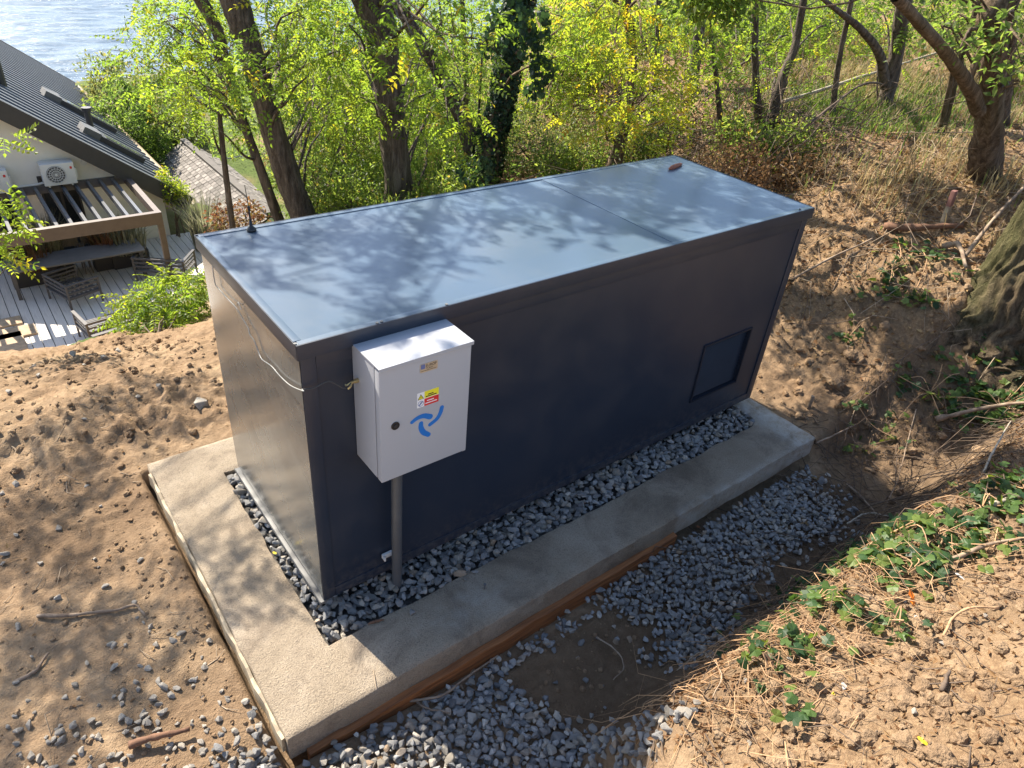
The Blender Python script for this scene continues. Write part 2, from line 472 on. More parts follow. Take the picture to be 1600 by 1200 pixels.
M['wicker'] = simple('wicker', (.10, .085, .06), .8, var=.3, vscale=60)
M['tabletop'] = simple('table_grey', (.13, .13, .13), .5)
M['planter'] = simple('planter_dark', (.03, .03, .034), .6)
M['paver'] = simple('tan_paver', (.42, .31, .2), .9, var=.2, vscale=8, bumpd=.004)
M['acwhite'] = simple('ac_casing', (.72, .72, .70), .4, var=.02)
M['acdark'] = simple('ac_grille', (.09, .09, .09), .5)
def mat_shingle():
    m, nt, b = new_mat('grey_slate')
    at = N(nt, 'ShaderNodeAttribute', attribute_name='tint')
    f = noise(nt, 4, 5, .7, coords(nt))
    c = ramp(nt, at.outputs['Fac'], [(0, (.12, .108, .095)), (.6, (.19, .172, .155)), (1, (.28, .255, .23))])
    nt.links.new(mixc(nt, .6, c, ramp(nt, f, [(.3, (.6, .6, .55)), (.7, (1.25, 1.2, 1.2))]), 'MULTIPLY'), b.inputs['Base Color'])
    b.inputs['Roughness'].default_value = .85
    return m
M['shingle'] = mat_shingle()

# ================================================================== GROUND
DECK_Z = -6.2
SX0, SX1, SY0, SY1 = -.363, 3.071, -.463, 1.372
HX0, HX1, HY0, HY1 = -.065, 2.90, -.176, 1.094
L, D, ZB, ZT, OV, FAS = 3.0, 1.021, .05, 1.342, .013, .055

def crest(x): return 3.25 + .85 * np.maximum(x - 1.2, 0) + .25 * np.maximum(-x - .5, 0)
def g_base(x, y):
    x = np.asarray(x, float); y = np.asarray(y, float)
    z = -.075 + 0 * x
    # trench along the front of the slab
    fr = sst(-.38, -.52, y)
    z = z - fr * (.035 + .10 * sst(-.45, .35, x) + .05 * sst(-.6, -1.0, y) * sst(.2, 1., x))
    z = z + .028 * sst(SX0 - .22, SX0 - .03, x) * sst(SX0 + .05, SX0, x) * sst(-.42, -.2, y) * sst(1.5, 1.2, y) * (1 + .9 * fbm(x * 5, y * 5, 3, 71))
    # bank the photographer stands on
    lip = -1.36 - .45 * sst(.75, .2, x) - .9 * sst(.3, -.6, x)
    bank = .62 * sst(lip + .42, lip - .03, y) + .42 * sst(lip, lip - 1.1, y) + .25 * sst(lip - 1, lip - 4, y)
    # slope on the right
    xs = x - .42 * np.maximum(y - .6, 0) + .22 * np.maximum(-y - .55, 0) * sst(4.6, 3.6, x)
    r = 1.05 * sst(3.22, 6.0, xs) + .055 * np.maximum(xs - 5.2, 0)
    z = z + np.sqrt(bank ** 2 + r ** 2 + .35 * bank * r)
    # left yard dips slightly, loose heaps at its far end
    z = z + .10 * sst(1.3, 2.2, y) * sst(.6, -.3, x) * np.exp(-((y - 2.1) / .55) ** 2) - .12 * sst(2.5, 3.4, y) * sst(2, .5, x)
    # hillside falling to the house and on to the lake
    d = y - crest(x)
    drop = .56 * (np.sqrt(d * d + .16) + d) / 2
    floor = DECK_Z - .12
    zz = z - drop
    zz = np.where(zz < floor, floor + (zz - floor) * .02, zz)
    zz = zz - 7.0 * sst(40, 62, y - .1 * x) - 4 * sst(62, 90, y)
    return zz
def slabmask(x, y, m=.0):
    return sst(SX0 - .05 - m, SX0 + .0 - m, x) * sst(SX1 + .05 + m, SX1 + m, x) * sst(SY0 - .05 - m, SY0 - m, y) * sst(SY1 + .05 + m, SY1 + m, y)
def g_detail(x, y):
    near = sst(26, 12, np.hypot(x - 2, y))
    rough = .30 + .15 * sst(1.0, 1.6, y) + .15 * sst(3, 3.4, x) + .9 * sst(1.35, 1.9, y) * sst(1, -.2, x) + 1.1 * sst(3.15, 3.7, x) + .7 * sst(-1.25, -1.5, y) * sst(.3, .9, x)
    rough = rough * (1 - .15 * sst(-.7, -1.1, y) * sst(-1.35, -1.2, y) * sst(3.4, 2.8, x))
    a = fbm(x * 1.7, y * 1.7, 3, 3) * .055
    rid = 1 - np.abs(fbm(x * 4.3, y * 4.3, 4, 11)) * 2
    c = fbm(x * 19, y * 19, 4, 23, .66)
    clod = np.maximum(c, 0) ** 1.3 * np.clip(.75 + 1.5 * fbm(x * 1.1 + 5, y * 1.1, 2, 29), .15, 1.6)
    return near * (a * rough + rough * (.022 * rid - .02) + .032 * rough * clod + .009 * (.4 + rough) * fbm(x * 38, y * 38, 2, 31)) \
        + (1 - near) * fbm(x * .25, y * .25, 4, 41) * .35
def gz(x, y):
    x = np.asarray(x, float); y = np.asarray(y, float)
    z = g_base(x, y)
    k = slabmask(x, y, .0)
    e = slabmask(x, y, .12)
    z = z + g_detail(x, y) * (1 - .55 * e)
    return z * (1 - k) + (-.24) * k
def G(u, v, tmax=40):
    """first hit of the viewing ray on the ground"""
    d = ray(u, v); t = np.arange(.6, tmax, .02)
    p = CAM + t[:, None] * d
    h = p[:, 2] - gz(p[:, 0], p[:, 1])
    i = np.argmax(h < 0)
    if h[i] >= 0: return p[-1]
    q = p[i].copy(); q[2] = gz(q[0], q[1]); return q

def spacing(lo, hi, step, a, b, grow):
    mid = list(np.arange(lo, hi + 1e-6, step))
    s = step; x = lo; left = []
    while x > a: s *= grow; x -= s; left.append(x)
    s = step; x = mid[-1]; right = []
    while x < b: s *= grow; x += s; right.append(x)
    return np.array(left[::-1] + mid + right)
gx = spacing(-1.9, 5.6, .0185, -160, 260, 1.045)
gy = spacing(-2.3, 3.7, .0185, -40, 420, 1.045)
XX, YY = np.meshgrid(gx, gy)
ZZ = gz(XX, YY)
nx, ny = len(gx), len(gy)
idx = np.arange(nx * ny).reshape(ny, nx)
Fg = np.stack([idx[:-1, :-1].ravel(), idx[:-1, 1:].ravel(), idx[1:, 1:].ravel(), idx[1:, :-1].ravel()], 1)
xf, yf = XX.ravel(), YY.ravel()
patch = fbm(xf * .9, yf * .9, 4, 77)
straw = sst(3.5, 5.0, xf + .25 * yf + patch * .8) * .95
straw = np.maximum(straw, .85 * sst(-1.30, -1.45, yf) * sst(.4, .7, xf) * sst(-.1, .35, fbm(xf * 2.5, yf * 2.5, 3, 78) + .22 - .5 * sst(1.3, 2.2, xf - .3 * (yf + 1.4))))
green = sst(1.0, 3.5, yf - crest(xf) + patch * 1.5) * sst(-.5, .4, patch + .25)
green = np.maximum(green, sst(7.2, 9.5, xf) * sst(.0, .35, patch) * .8)
green = green * (1 - .9 * sst(8, 14, yf) * sst(6, 2, xf) * sst(24, 18, yf))
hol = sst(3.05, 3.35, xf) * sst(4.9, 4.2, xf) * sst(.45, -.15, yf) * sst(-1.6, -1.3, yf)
moist_shade = np.maximum(sst(-.5, -.62, yf) * sst(-1.48, -1.25, yf) * sst(.25, .8, xf), hol * (.6 + .4 * fbm(xf * 3, yf * 3, 3, 80)))  # trench and hollow: their shade darkens the soil colour, together with damp
moist_shade = np.clip(moist_shade * (.8 + .35 * fbm(xf * 4, yf * 4, 3, 81)), 0, 1)
moist_shade = np.maximum(moist_shade, .5 * sst(.1, .5, fbm(xf * 1.6, yf * 1.6, 4, 79)) * sst(5, 3, xf))
ground = link('ground', np_mesh('ground', np.stack([xf, yf, ZZ.ravel()], 1), Fg, [M['soil']], True, {'straw': straw, 'green': green, 'moist_shade': moist_shade}))
tag(ground, 'bare brown soil terrace and slope with clods, straw and scattered stones', kind='structure')

# lake
wz = DECK_Z - 6.6
lxs = np.concatenate([[-2500, -600, -120], np.arange(-30, 70, .75), [130, 600, 2500]]); lys = np.concatenate([np.arange(44, 200, .42), [260, 420, 900, 2000, 4500]])
LX, LY = np.meshgrid(lxs, lys)
amp = np.where((LX > -31) & (LX < 70) & (LY < 200), 1, 0)
wx = LX + 2.5 * fbm(LX * .12, LY * .12, 2, 201)
LZ = wz + amp * (.17 * fbm(wx * .20, LY * .62, 3, 202) + .10 * fbm(wx * .5 + 3, LY * 1.35, 2, 203) + .05 * np.sin(LY * 2.1 + .35 * wx + 3 * fbm(LX * .1, LY * .1, 2, 204)))
li = np.arange(LX.size).reshape(LX.shape)
lake = link('lake_water', np_mesh('lake_water', np.stack([LX.ravel(), LY.ravel(), LZ.ravel()], 1), np.stack([li[:-1, :-1].ravel(), li[:-1, 1:].ravel(), li[1:, 1:].ravel(), li[1:, :-1].ravel()], 1), [M['water']], True))
tag(lake, 'pale rippled lake water glittering behind the house', kind='structure')

# ================================================================== CONCRETE SLAB
def build_slab():
    xs = np.unique(np.round(np.concatenate([np.linspace(SX0, HX0, 13), np.linspace(HX0, HX1, 120), np.linspace(HX1, SX1, 9)]), 5))
    ys = np.unique(np.round(np.concatenate([np.linspace(SY0, HY0, 13), np.linspace(HY0, HY1, 52), np.linspace(HY1, SY1, 12)]), 5))
    X, Y = np.meshgrid(xs, ys)
    n, m = len(xs), len(ys)
    hole = lambda x, y: (x > HX0 + 1e-4) & (x < HX1 - 1e-4) & (y > HY0 + 1e-4) & (y < HY1 - 1e-4)
    Z = fbm(X * 3, Y * 3, 3, 5) * .004 + fbm(X * 14, Y * 14, 3, 6) * .0022
    # uneven hand-formed rim of the opening and slightly wavy outer edges
    rimx = np.where((np.abs(X - HX0) < 1e-3) | (np.abs(X - HX1) < 1e-3), 1, 0) * ((Y >= HY0 - 1e-3) & (Y <= HY1 + 1e-3))
    rimy = np.where((np.abs(Y - HY0) < 1e-3) | (np.abs(Y - HY1) < 1e-3), 1, 0) * ((X >= HX0 - 1e-3) & (X <= HX1 + 1e-3))
    X2 = X + rimx * fbm(X * 9, Y * 9, 3, 8) * .012
    Y2 = Y + rimy * fbm(X * 7, Y * 7 + 4, 3, 9) * .014
    # rounded opening corner at the right front
    for cx, cy, sx in ((HX1, HY0, -1),):
        dd = np.hypot(X - cx, Y - cy); k = np.exp(-(dd / .05) ** 2) * (rimx + rimy > 0)
        X2 = X2 - .02 * k; Y2 = Y2 + .02 * k
    outx = (np.abs(X - SX0) < 1e-3) * 1. + (np.abs(X - SX1) < 1e-3); outy = (np.abs(Y - SY0) < 1e-3) * 1. + (np.abs(Y - SY1) < 1e-3)
    X2 = X2 + outx * fbm(X * 3 + Y * 9, Y * 2, 3, 12) * .006; Y2 = Y2 + outy * fbm(X * 9, Y * 2 + X * 3, 3, 13) * .006
    Z = Z - .004 * ((outx + outy) > 0) - .004 * ((rimx + rimy) > 0)
    V = np.stack([X2.ravel(), Y2.ravel(), Z.ravel()], 1)
    ii = np.arange(n * m).reshape(m, n)
    cxm = (X[:-1, :-1] + X[1:, 1:]) / 2; cym = (Y[:-1, :-1] + Y[1:, 1:]) / 2
    keep = ~hole(cxm, cym)
    F = np.stack([ii[:-1, :-1], ii[:-1, 1:], ii[1:, 1:], ii[1:, :-1]], -1)[keep]
    me = np_mesh('concrete_slab', V, F)
    bm = bmesh.new(); bm.from_mesh(me)
    bmesh.ops.delete(bm, geom=[v for v in bm.verts if not v.link_faces], context='VERTS')
    be = [e for e in bm.edges if e.is_boundary]
    r = bmesh.ops.extrude_edge_only(bm, edges=be)
    nv = [g for g in r['geom'] if isinstance(g, bmesh.types.BMVert)]
    for v in nv: v.co.z = -.006 + v.co.z * .3; v.co.x += .003 * (1 if v.co.x > SX1 - .02 else -1 if v.co.x < SX0 + .02 else 0); v.co.y += .003 * (1 if v.co.y > SY1 - .02 else -1 if v.co.y < SY0 + .02 else 0)
    r2 = bmesh.ops.extrude_edge_only(bm, edges=[e for e in bm.edges if e.is_boundary])
    for g in r2['geom']:
        if isinstance(g, bmesh.types.BMVert): g.co.z = -.135 + .006 * math.sin(g.co.x * 9)
    bmesh.ops.recalc_face_normals(bm, faces=bm.faces)
    lay = bm.verts.layers.float.new('bloom')
    for v in bm.verts:
        x, y = v.co.x, v.co.y
        v[lay] = float(np.clip(1.2 * math.exp(-((x - 3.0) / .13) ** 2) + .45 * math.exp(-((x - .55) / .18) ** 2 - ((y + .33) / .08) ** 2) + .5 * math.exp(-((y - SY0) / .03) ** 2) * (x > 1.8), 0, 1))
    for f in bm.faces: f.smooth = True
    bm.to_mesh(me); bm.free()
    me.materials.append(M['concrete'])
    if hasattr(me, 'set_sharp_from_angle'): me.set_sharp_from_angle(angle=.9)
    o = link('concrete_slab', me)
    tag(o, 'raw concrete foundation slab with a gravel filled opening under the steel cabin', 'slab')
    return o
slab = build_slab()
b = MB()
seg = spline([(-.30, SY0 - .0165, -.152), (.4, SY0 - .018, -.153), (1.1, SY0 - .016, -.150), (1.78, SY0 - .0165, -.147)], 24)
b.v = []; V0 = []
for i, p in enumerate(seg):
    top = p[2] + .030 + .004 * math.sin(i * 1.7); bot = p[2] - .075
    y0 = p[1] + .0135; y1 = p[1] - .0165 + .002 * math.sin(i * 2.3)
    V0 += [(p[0], y0, bot), (p[0], y0, top), (p[0], y1, top - .004), (p[0], y1, bot)]
F0 = [(i * 4 + j, i * 4 + (j + 1) % 4, i * 4 + 4 + (j + 1) % 4, i * 4 + 4 + j) for i in range(len(seg) - 1) for j in range(4)] + [(0, 1, 2, 3), tuple(len(V0) - 4 + k for k in (3, 2, 1, 0))]
b.add(V0, F0)
o = b.build('formwork_board', M['formwork'], None)
tag(o, 'orange wooden formwork board under the front edge of the concrete slab', 'board')
b = MB(); V0 = []; nb_ = 40
for i in range(nb_):
    y = SY0 + .02 + (SY1 - SY0 - .08) * i / (nb_ - 1); w_ = .006 + .005 * math.sin(i * 1.3) * math.sin(i * .37); tp_ = -.016 - .010 * abs(math.sin(i * .71)) - .006 * math.sin(i * 2.1); xo = SX0 - .0045
    V0 += [(xo, y, -.10), (xo, y, tp_), (xo - .006 - w_, y, tp_ - .004), (xo - .008 - w_, y, -.10)]
b.add(V0, [(i * 4 + j, i * 4 + (j + 1) % 4, i * 4 + 4 + (j + 1) % 4, i * 4 + 4 + j) for i in range(nb_ - 1) for j in range(4)] + [(0, 1, 2, 3), tuple(len(V0) - 4 + k for k in (3, 2, 1, 0))])
o = b.build('edge_board', M['oldboard'], None)
tag(o, 'weathered pale board along the left edge of the concrete slab', 'board')

# ================================================================== GRAVEL
def stone_mesh(seed, flat=.62):
    r = np.random.default_rng(seed)
    p = r.normal(size=(15, 3)); p /= np.linalg.norm(p, axis=1)[:, None]
    p *= r.uniform(.8, 1.05, (15, 1)); p *= np.array([1.15, .82, flat])
    bm = bmesh.new()
    for q in p: bm.verts.new(q)
    res = bmesh.ops.convex_hull(bm, input=bm.verts)
    bmesh.ops.delete(bm, geom=[g for g in res['geom_interior'] if isinstance(g, bmesh.types.BMVert)], context='VERTS')
    bmesh.ops.bevel(bm, geom=list(bm.edges), offset=.045, segments=1, affect='EDGES')
    bmesh.ops.triangulate(bm, faces=[f for f in bm.faces if len(f.verts) > 4])
    bmesh.ops.recalc_face_normals(bm, faces=bm.faces)
    me = bpy.data.meshes.new('stone'); bm.to_mesh(me); bm.free()
    me.materials.append(M['gravel'])
    return me
STONES = [stone_mesh(100 + i, .5 + .05 * (i % 6)) for i in range(12)]
def stone_arrays(me):
    V = np.array([v.co[:] for v in me.vertices]); return V, [tuple(p.vertices) for p in me.polygons]
SARR = [stone_arrays(s) for s in STONES]
def rotm(ax, ay, az):
    return np.array(Euler((ax, ay, az)).to_matrix())
def merged_stones(name, items, mat, parent=None, lib=None, attr=True):
    """items: (pos, size, rot, variant)"""
    lib = lib or SARR
    V = []; F3 = []; F4 = []; T = []; n = 0
    for pos, s, rt, k in items:
        v, f = lib[k]
        V.append(v * s @ rotm(*rt).T + pos); t = rng.random()
        T.append(np.full(len(v), t))
        for q in f:
            if len(q) == 3: F3.append([i + n for i in q])
            elif len(q) == 4: F4.append([i + n for i in q])
        n += len(v)
    me = np_mesh(name, np.concatenate(V), [np.array(F3).reshape(-1, 3), np.array(F4).reshape(-1, 4)], [mat], False, {'tint': np.concatenate(T)})
    return link(name, me, parent)
def px_size(pos, s):
    return FPX * 2 * s / max(.3, (pos - CAM) @ (-MR[2]))
def visible(pos, pad=20):
    q = MR @ (np.asarray(pos) - CAM)
    if q[2] > -.1: return False
    u = 800 + FPX * q[0] / -q[2]; v = 600 - FPX * q[1] / -q[2]
    return -pad < u < 1600 + pad and -pad < v < 1200 + pad
def project(pos):
    q = MR @ (np.asarray(pos) - CAM)
    return 800 + FPX * q[0] / -q[2], 600 - FPX * q[1] / -q[2]
def gravel_patch(name, label, mask, x0, x1, y0, y1, zfun, step=.034, layers=2, smin=.014, smax=.027, base=True):
    items = []
    for ly in range(layers):
        st = step * (1 if ly == 0 else 1.35)
        for x in np.arange(x0, x1, st):
            for y in np.arange(y0, y1, st):
                px, py = x + rng.uniform(-.5, .5) * st, y + rng.uniform(-.5, .5) * st
                if rng.random() > mask(px, py): continue
                s = rng.uniform(smin, smax) * (1 if rng.random() < .9 else 1.3)
                z = zfun(px, py) + s * .25 + ly * .021
                items.append((np.array([px, py, float(z)]), s, (rng.uniform(-.5, .5), rng.uniform(-.5, .5), rng.uniform(0, 6.28)), int(rng.integers(12))))
    vis = [i for i in range(len(items)) if visible(items[i][0], 0) and not (0 < items[i][0][0] < 2.95 and 0.02 < items[i][0][1] < 1.02)]
    vis.sort(key=lambda i: -px_size(items[i][0], items[i][1]) - 6 * items[i][0][2] / .02 * .2)
    own = set(vis[:298])
    root = None
    c = np.mean([it[0] for it in items], axis=0)
    root = merged_stones(name, [items[i] for i in range(len(items)) if i not in own], M['gravel'])
    tag(root, label, kind='stuff')
    for i in sorted(own):
        p, s, rt, k = items[i]
        o = bpy.data.objects.new('stone', STONES[k]); COL.objects.link(o)
        o.location = p; o.rotation_euler = rt; o.scale = (s, s, s); o.parent = root
    return root
bed = np.vectorize(lambda x, y: 1.0 if (HX0 + .012 < x < HX1 - .012 and HY0 + .012 < y < HY1 - .012 and not (.25 < x < 2.7 and .25 < y < 1.09)) else 0)
gravel_patch('gravel_bed', 'grey crushed stone filling the slab opening around the steel cabin', bed, HX0, HX1, HY0, HY1, lambda x, y: -.030 + .008 * math.sin(x * 5 + y * 7), .031, 2)
b = MB(); b.box(HX0 - .02, HX1 + .02, HY0 - .02, HY1 + .02, -.20, -.042)
o = b.build('gravel_subbase', M['grit'], None); tag(o, 'fine grit under the gravel in the slab opening', kind='structure')
def m_front(x, y):
    e = fbm(x * 2.2, y * 2.2, 3, 61) * .28
    right = .55 + .35 * e - .25 * (y + .5)
    strip = (y > -.60 - .1 * e) and SX0 < x < 1.35 and rng.random() < sst(1.4, .7, x) * .8 + .1
    d = min(max(right - x, .1 * strip), SY0 - .035 - y + (.75 if x < SX0 - .04 else 0))
    if y > SY0 - .03 and x > SX0 - .045: return 0
    left = sst(-.95, -.45, x - .9 * (y + .55) + e)
    top = sst(-.02, -.42, y + .35 * e) if x < SX0 else 1
    return float(np.clip(d / .08, 0, 1) * left * top)
gravel_patch('gravel_spread', 'loose grey crushed stone spread in front of the near slab corner', m_front, -1.25, 1.4, -1.35, .05, lambda x, y: gz(x, y) + .004, .0275, 2, .012, .025)
def m_right(x, y):
    e = fbm(x * 2.5, y * 2.5, 3, 62) * .22
    if y > SY0 - .03: return 0
    k = sst(.95, 1.35, x + e) * sst(3.15, 2.75, x - e) * sst(-1.02, -.80, y - .5 * e + .12 * sst(2.0, 1.2, x))
    return float(k)
gravel_patch('gravel_heap', 'shaded grey crushed stone along the far half of the slab front', m_right, .9, 3.3, -1.15, -.47, lambda x, y: gz(x, y) + .012, .0275, 2, .012, .024)
# strip linking both patches under the board, thinly scattered
items = []
def scatter_stones(n, fn, smin, smax, sink=.1):
    out = []
    while len(out) < n:
        x, y, ok = fn()
        if not ok: continue
        s = rng.uniform(smin, smax)
        out.append((np.array([x, y, float(gz(x, y)) + s * (.5 - sink)]), s, (rng.uniform(-.6, .6), rng.uniform(-.6, .6), rng.uniform(0, 6.28)), int(rng.integers(12))))
    return out
def f_left():
    x = rng.uniform(-1.35, -.42); y = rng.uniform(-.5, 1.3)
    return x, y, rng.random() < math.exp(-((y + .25) / .42) ** 2) + .06 and not (x > SX0 - .06)
def f_trench():
    x = rng.uniform(.2, 2.6); y = rng.uniform(-1.2, -.52); return x, y, rng.random() < .35 + .65 * (y > -.75)
def f_bank():
    x = rng.uniform(.5, 2.6); y = rng.uniform(-2.3, -1.35); return x, y, True
def f_heap():
    x = rng.uniform(-1.6, -.1); y = rng.uniform(1.4, 3.2); return x, y, rng.random() < .5
DUSTY = [s_.copy() for s_ in STONES]
for s_ in DUSTY: s_.materials.clear(); s_.materials.append(M['dusty_stone'])
for p, s, rt, k in scatter_stones(300, f_left, .009, .023) + scatter_stones(90, f_trench, .009, .022) + scatter_stones(26, f_bank, .008, .018) + scatter_stones(24, f_heap, .012, .03):
    if not visible(p): continue
    o = bpy.data.objects.new('stone', (DUSTY if p[0] < -.1 or p[1] < -1.3 else STONES)[k]); COL.objects.link(o); o.location = p; o.rotation_euler = rt; o.scale = (s, s, s); o.parent = ground
# stones that spilled on the slab
for u, v, s in ((644, 957, .021), (520, 990, .014), (742, 893, .017), (727, 905, .013), (690, 915, .016), (660, 925, .015), (700, 890, .012)):
    p = on_z(u, v, s * .45)
    o = bpy.data.objects.new('stone', STONES[int(rng.integers(12))]); COL.objects.link(o); o.location = p; o.rotation_euler = (.1, .2, rng.uniform(0, 6)); o.scale = (s, s, s * .8)
    o.parent = slab

# ================================================================== STEEL CABIN
cabin = empty('pump_cabin', (L / 2, D / 2, ZB), 'anthracite sheet steel equipment cabin standing on the concrete slab', 'cabin')
PW = .055      # corner post width
def wall_panel(name, x0, x1, y0, y1, z0, z1, parent=cabin): return MB().box(x0, x1, y0, y1, z0, z1).build(name, M['steel'], parent)
WT = ZT - FAS + .012
VX0, VX1, VZ0, VZ1 = 2.335, 2.775, .245, .642
# front wall is a recessed panel split round the ventilation opening
r = .007
front = MB()
front.box(PW, VX0, r, .03, ZB + .052, WT); front.box(VX1, L - PW, r, .03, ZB + .052, WT)
front.box(VX0, VX1, r, .03, ZB + .052, VZ0); front.box(VX0, VX1, r, .03, VZ1, WT)
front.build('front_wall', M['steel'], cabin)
left = MB()
nxs, nys = 24, 24
# gently buckled sheet on the sunlit end
Vl = []; 
ys_ = np.linspace(.004, D - .004, nxs); zs_ = np.linspace(ZB + .03, WT, nys)
for z in zs_:
    for y in ys_:
        Vl.append((-.0015 - .0035 * math.sin(math.pi * (y / D)) * math.sin(math.pi * (z / 1.3)) + .0012 * math.sin(y * 9 + z * 3), y, z))
Fl = [(j * nxs + i, j * nxs + i + 1, (j + 1) * nxs + i + 1, (j + 1) * nxs + i) for j in range(nys - 1) for i in range(nxs - 1)]
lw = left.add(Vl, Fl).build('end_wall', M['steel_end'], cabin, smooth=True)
wall_panel('rear_wall', .002, L - .002, D - .03, D, ZB + .03, WT)
wall_panel('end_wall', L - .03, L - .002, .03, D - .03, ZB + .03, WT)
for x0 in (0, L - PW):
    MB().box(x0, x0 + PW, 0, .028, ZB, WT).build('corner_post', M['steel'], cabin, bevel=.003)
MB().box(.012, PW - .0, D - .028, D + .0015, ZB, WT).build('corner_post', M['steel'], cabin, bevel=.003)
MB().box(L - PW, L, D - .028, D + .0015, ZB, WT).build('corner_post', M['steel'], cabin, bevel=.003)
MB().box(PW + .001, L - PW - .001, -.001, .029, ZB + .001, ZB + .051).build('base_rail', M['steel'], cabin, bevel=.003)
MB().box(PW + .001, L - PW - .001, .001, .029, WT - .07, WT - .002).build('top_rail', M['steel'], cabin, bevel=.002)
MB().box(-.018, .012, -.004, D + .01, ZB - .012, ZB + .003).box(-.018, -.0155, -.004, D + .01, ZB + .003, ZB + .010).build('sill', M['galv'], cabin, bevel=.002)
MB().box(.03, L - .03, .03, D - .03, ZB + .004, ZB + .03).build('floor_pan', M['steel_dark'], cabin)
for x in (.12, 1.3, 2.52):
    MB().box(x, x + .36, .04, D - .06, -.06, ZB + .003).build('skid', M['steel_dark'], cabin)
# roof of two sheets with a lap joint
SEAM = float(on_z(1057, 382, ZT)[0])
def roof_sheet(x0, x1, tilt, dz):
    n1, n2 = max(4, int((x1 - x0) / .06)), 18
    V = []
    for j in range(n2 + 1):
        for i in range(n1 + 1):
            x = x0 + (x1 - x0) * i / n1; y = -OV + (D + 2 * OV) * j / n2
            e = min(1, min(i, n1 - i, j, n2 - j) / 2.)
            z = ZT + dz + tilt * (y - D / 2) * 0 + tilt * (x - x0) * 0 + e * (.0016 * math.sin(x * 4.1 + y * 3) + .0012 * math.sin(x * 2.3 - y * 6 + 1))
            V.append((x, y, z))
    w = n1 + 1
    F = [(j * w + i, j * w + i + 1, (j + 1) * w + i + 1, (j + 1) * w + i) for j in range(n2) for i in range(n1)]
    nb = len(V)
    V += [(v[0], v[1], ZT - .012 + dz) for v in V]
    bd = [i for i in range(n1)]
    for i in range(n1): F += [(i, nb + i, nb + i + 1, i + 1), (n2 * w + i + 1, nb + n2 * w + i + 1, nb + n2 * w + i, n2 * w + i)]
    for j in range(n2): F += [(j * w, (j + 1) * w, nb + (j + 1) * w, nb + j * w), (j * w + n1, nb + j * w + n1, nb + (j + 1) * w + n1, (j + 1) * w + n1)]
    m = MB().add(V, F)
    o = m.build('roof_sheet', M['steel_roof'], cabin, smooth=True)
    if hasattr(o.data, 'set_sharp_from_angle'): o.data.set_sharp_from_angle(angle=.5)
    return o
roof_sheet(-OV, SEAM + .012, 0, 0)
roof_sheet(SEAM, L + OV, 0, .0018)
t = .0016
for (x0, x1, y0, y1) in ((-OV, L + OV, -OV, -OV + .004), (-OV, L + OV, D + OV - .004, D + OV)):
    MB().box(x0, x1, y0 - .0015, y1 + .0015, ZT - FAS, ZT + .0045).build('fascia', M['steel'], cabin, bevel=.0012)
for x in (-OV - .0015, L + OV - .0025):
    MB().box(x, x + .004, -OV + .003, D + OV - .003, ZT - FAS, ZT + .0045).build('fascia', M['steel'], cabin, bevel=.0012)
# folded rims on top
for (x0, x1, y0, y1) in ((.0, L, -OV + .004, -OV + .030), (.0, L, D + OV - .030, D + OV - .004), (-OV + .003, -OV + .030, .02, D - .02)):
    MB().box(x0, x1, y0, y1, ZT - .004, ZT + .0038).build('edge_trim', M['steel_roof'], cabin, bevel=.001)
for u, v in ((596, 503), (590, 506), (461, 538), (700, 478), (1250, 327)):
    p = on_z(u, v, ZT + .004)
    MB().disc((p[0], max(p[1], -.004), ZT + .003), (0, 0, 1), .006, .005, 8).build('screw', M['galv'], cabin)
# ventilation opening: reveal frame and louvre slats
fr = MB(); dp = .055
fr.box(VX0, VX0 + .012, -.0015, dp, VZ0, VZ1); fr.box(VX1 - .012, VX1, -.0015, dp, VZ0, VZ1)
fr.box(VX0 + .012, VX1 - .012, -.0015, dp, VZ0, VZ0 + .012); fr.box(VX0 + .012, VX1 - .012, -.0015, dp, VZ1 - .012, VZ1)
vent = fr.build('vent_frame', M['vent'], cabin, bevel=.002)
MB().box(VX0 + .012, VX1 - .012, dp - .006, dp, VZ0 + .012, VZ1 - .012).build('vent_backing', M['steel_dark'], vent)
zz = VZ0 + .03
while zz < VZ1 - .02:
    m = MB(); m.bar((VX0 + .013, dp - .028, zz), (VX1 - .013, dp - .028, zz), .024, .003, up=(0, -.72, .69)); m.build('slat', M['vent'], vent)
    zz += .021
# ================================================================== SWITCH CABINET
AX0, AX1, AZ0, AZ1, AD = .192, .567, .784, 1.289, .196
cabt = empty('switch_cabinet', ((AX0 + AX1) / 2, -.1, AZ0), 'pale grey electrical switch cabinet with blue swirl emblem mounted on the cabin front', 'electrical box')
MB().box(AX0, AX1, -.158, .004, AZ0, AZ1 - .004).build('body', M['cabinet'], cabt, bevel=.004)
MB().box(AX0 + .012, AX1 - .012, -.166, -.156, AZ0 + .012, AZ1 - .016).build('door_seal', M['black'], cabt)
door = MB().box(AX0 - .001, AX1 + .001, -AD, -.1655, AZ0 + .002, AZ1 - .010).build('door', M['cabinet'], cabt, bevel=.004)
MB().box(AX0 - .003, AX1 + .008, -AD - .006, .003, AZ1 - .003, AZ1 + .004).box(AX0 - .003, AX1 + .008, -AD - .006, -AD - .003, AZ1 - .011, AZ1 - .0031).build('rain_hood', M['cabinet'], cabt, bevel=.0015)
MB().box(AX1 - .012, AX1 + .004, -.190, -.170, AZ0 - .006, AZ0 + .014).build('hinge', M['cabinet'], cabt, bevel=.002)
FY = -AD - .0008
def onf(u, v): 
    p = on_y(u, v, -AD); return p[0], p[2]
lx, lz = onf(617.5, 665)
lk = MB().tube([(lx, -AD + .002, lz), (lx, -AD - .004, lz), (lx, -AD - .0045, lz)], [.0165, .0165, .0145], 24).build('lock', M['black'], door)
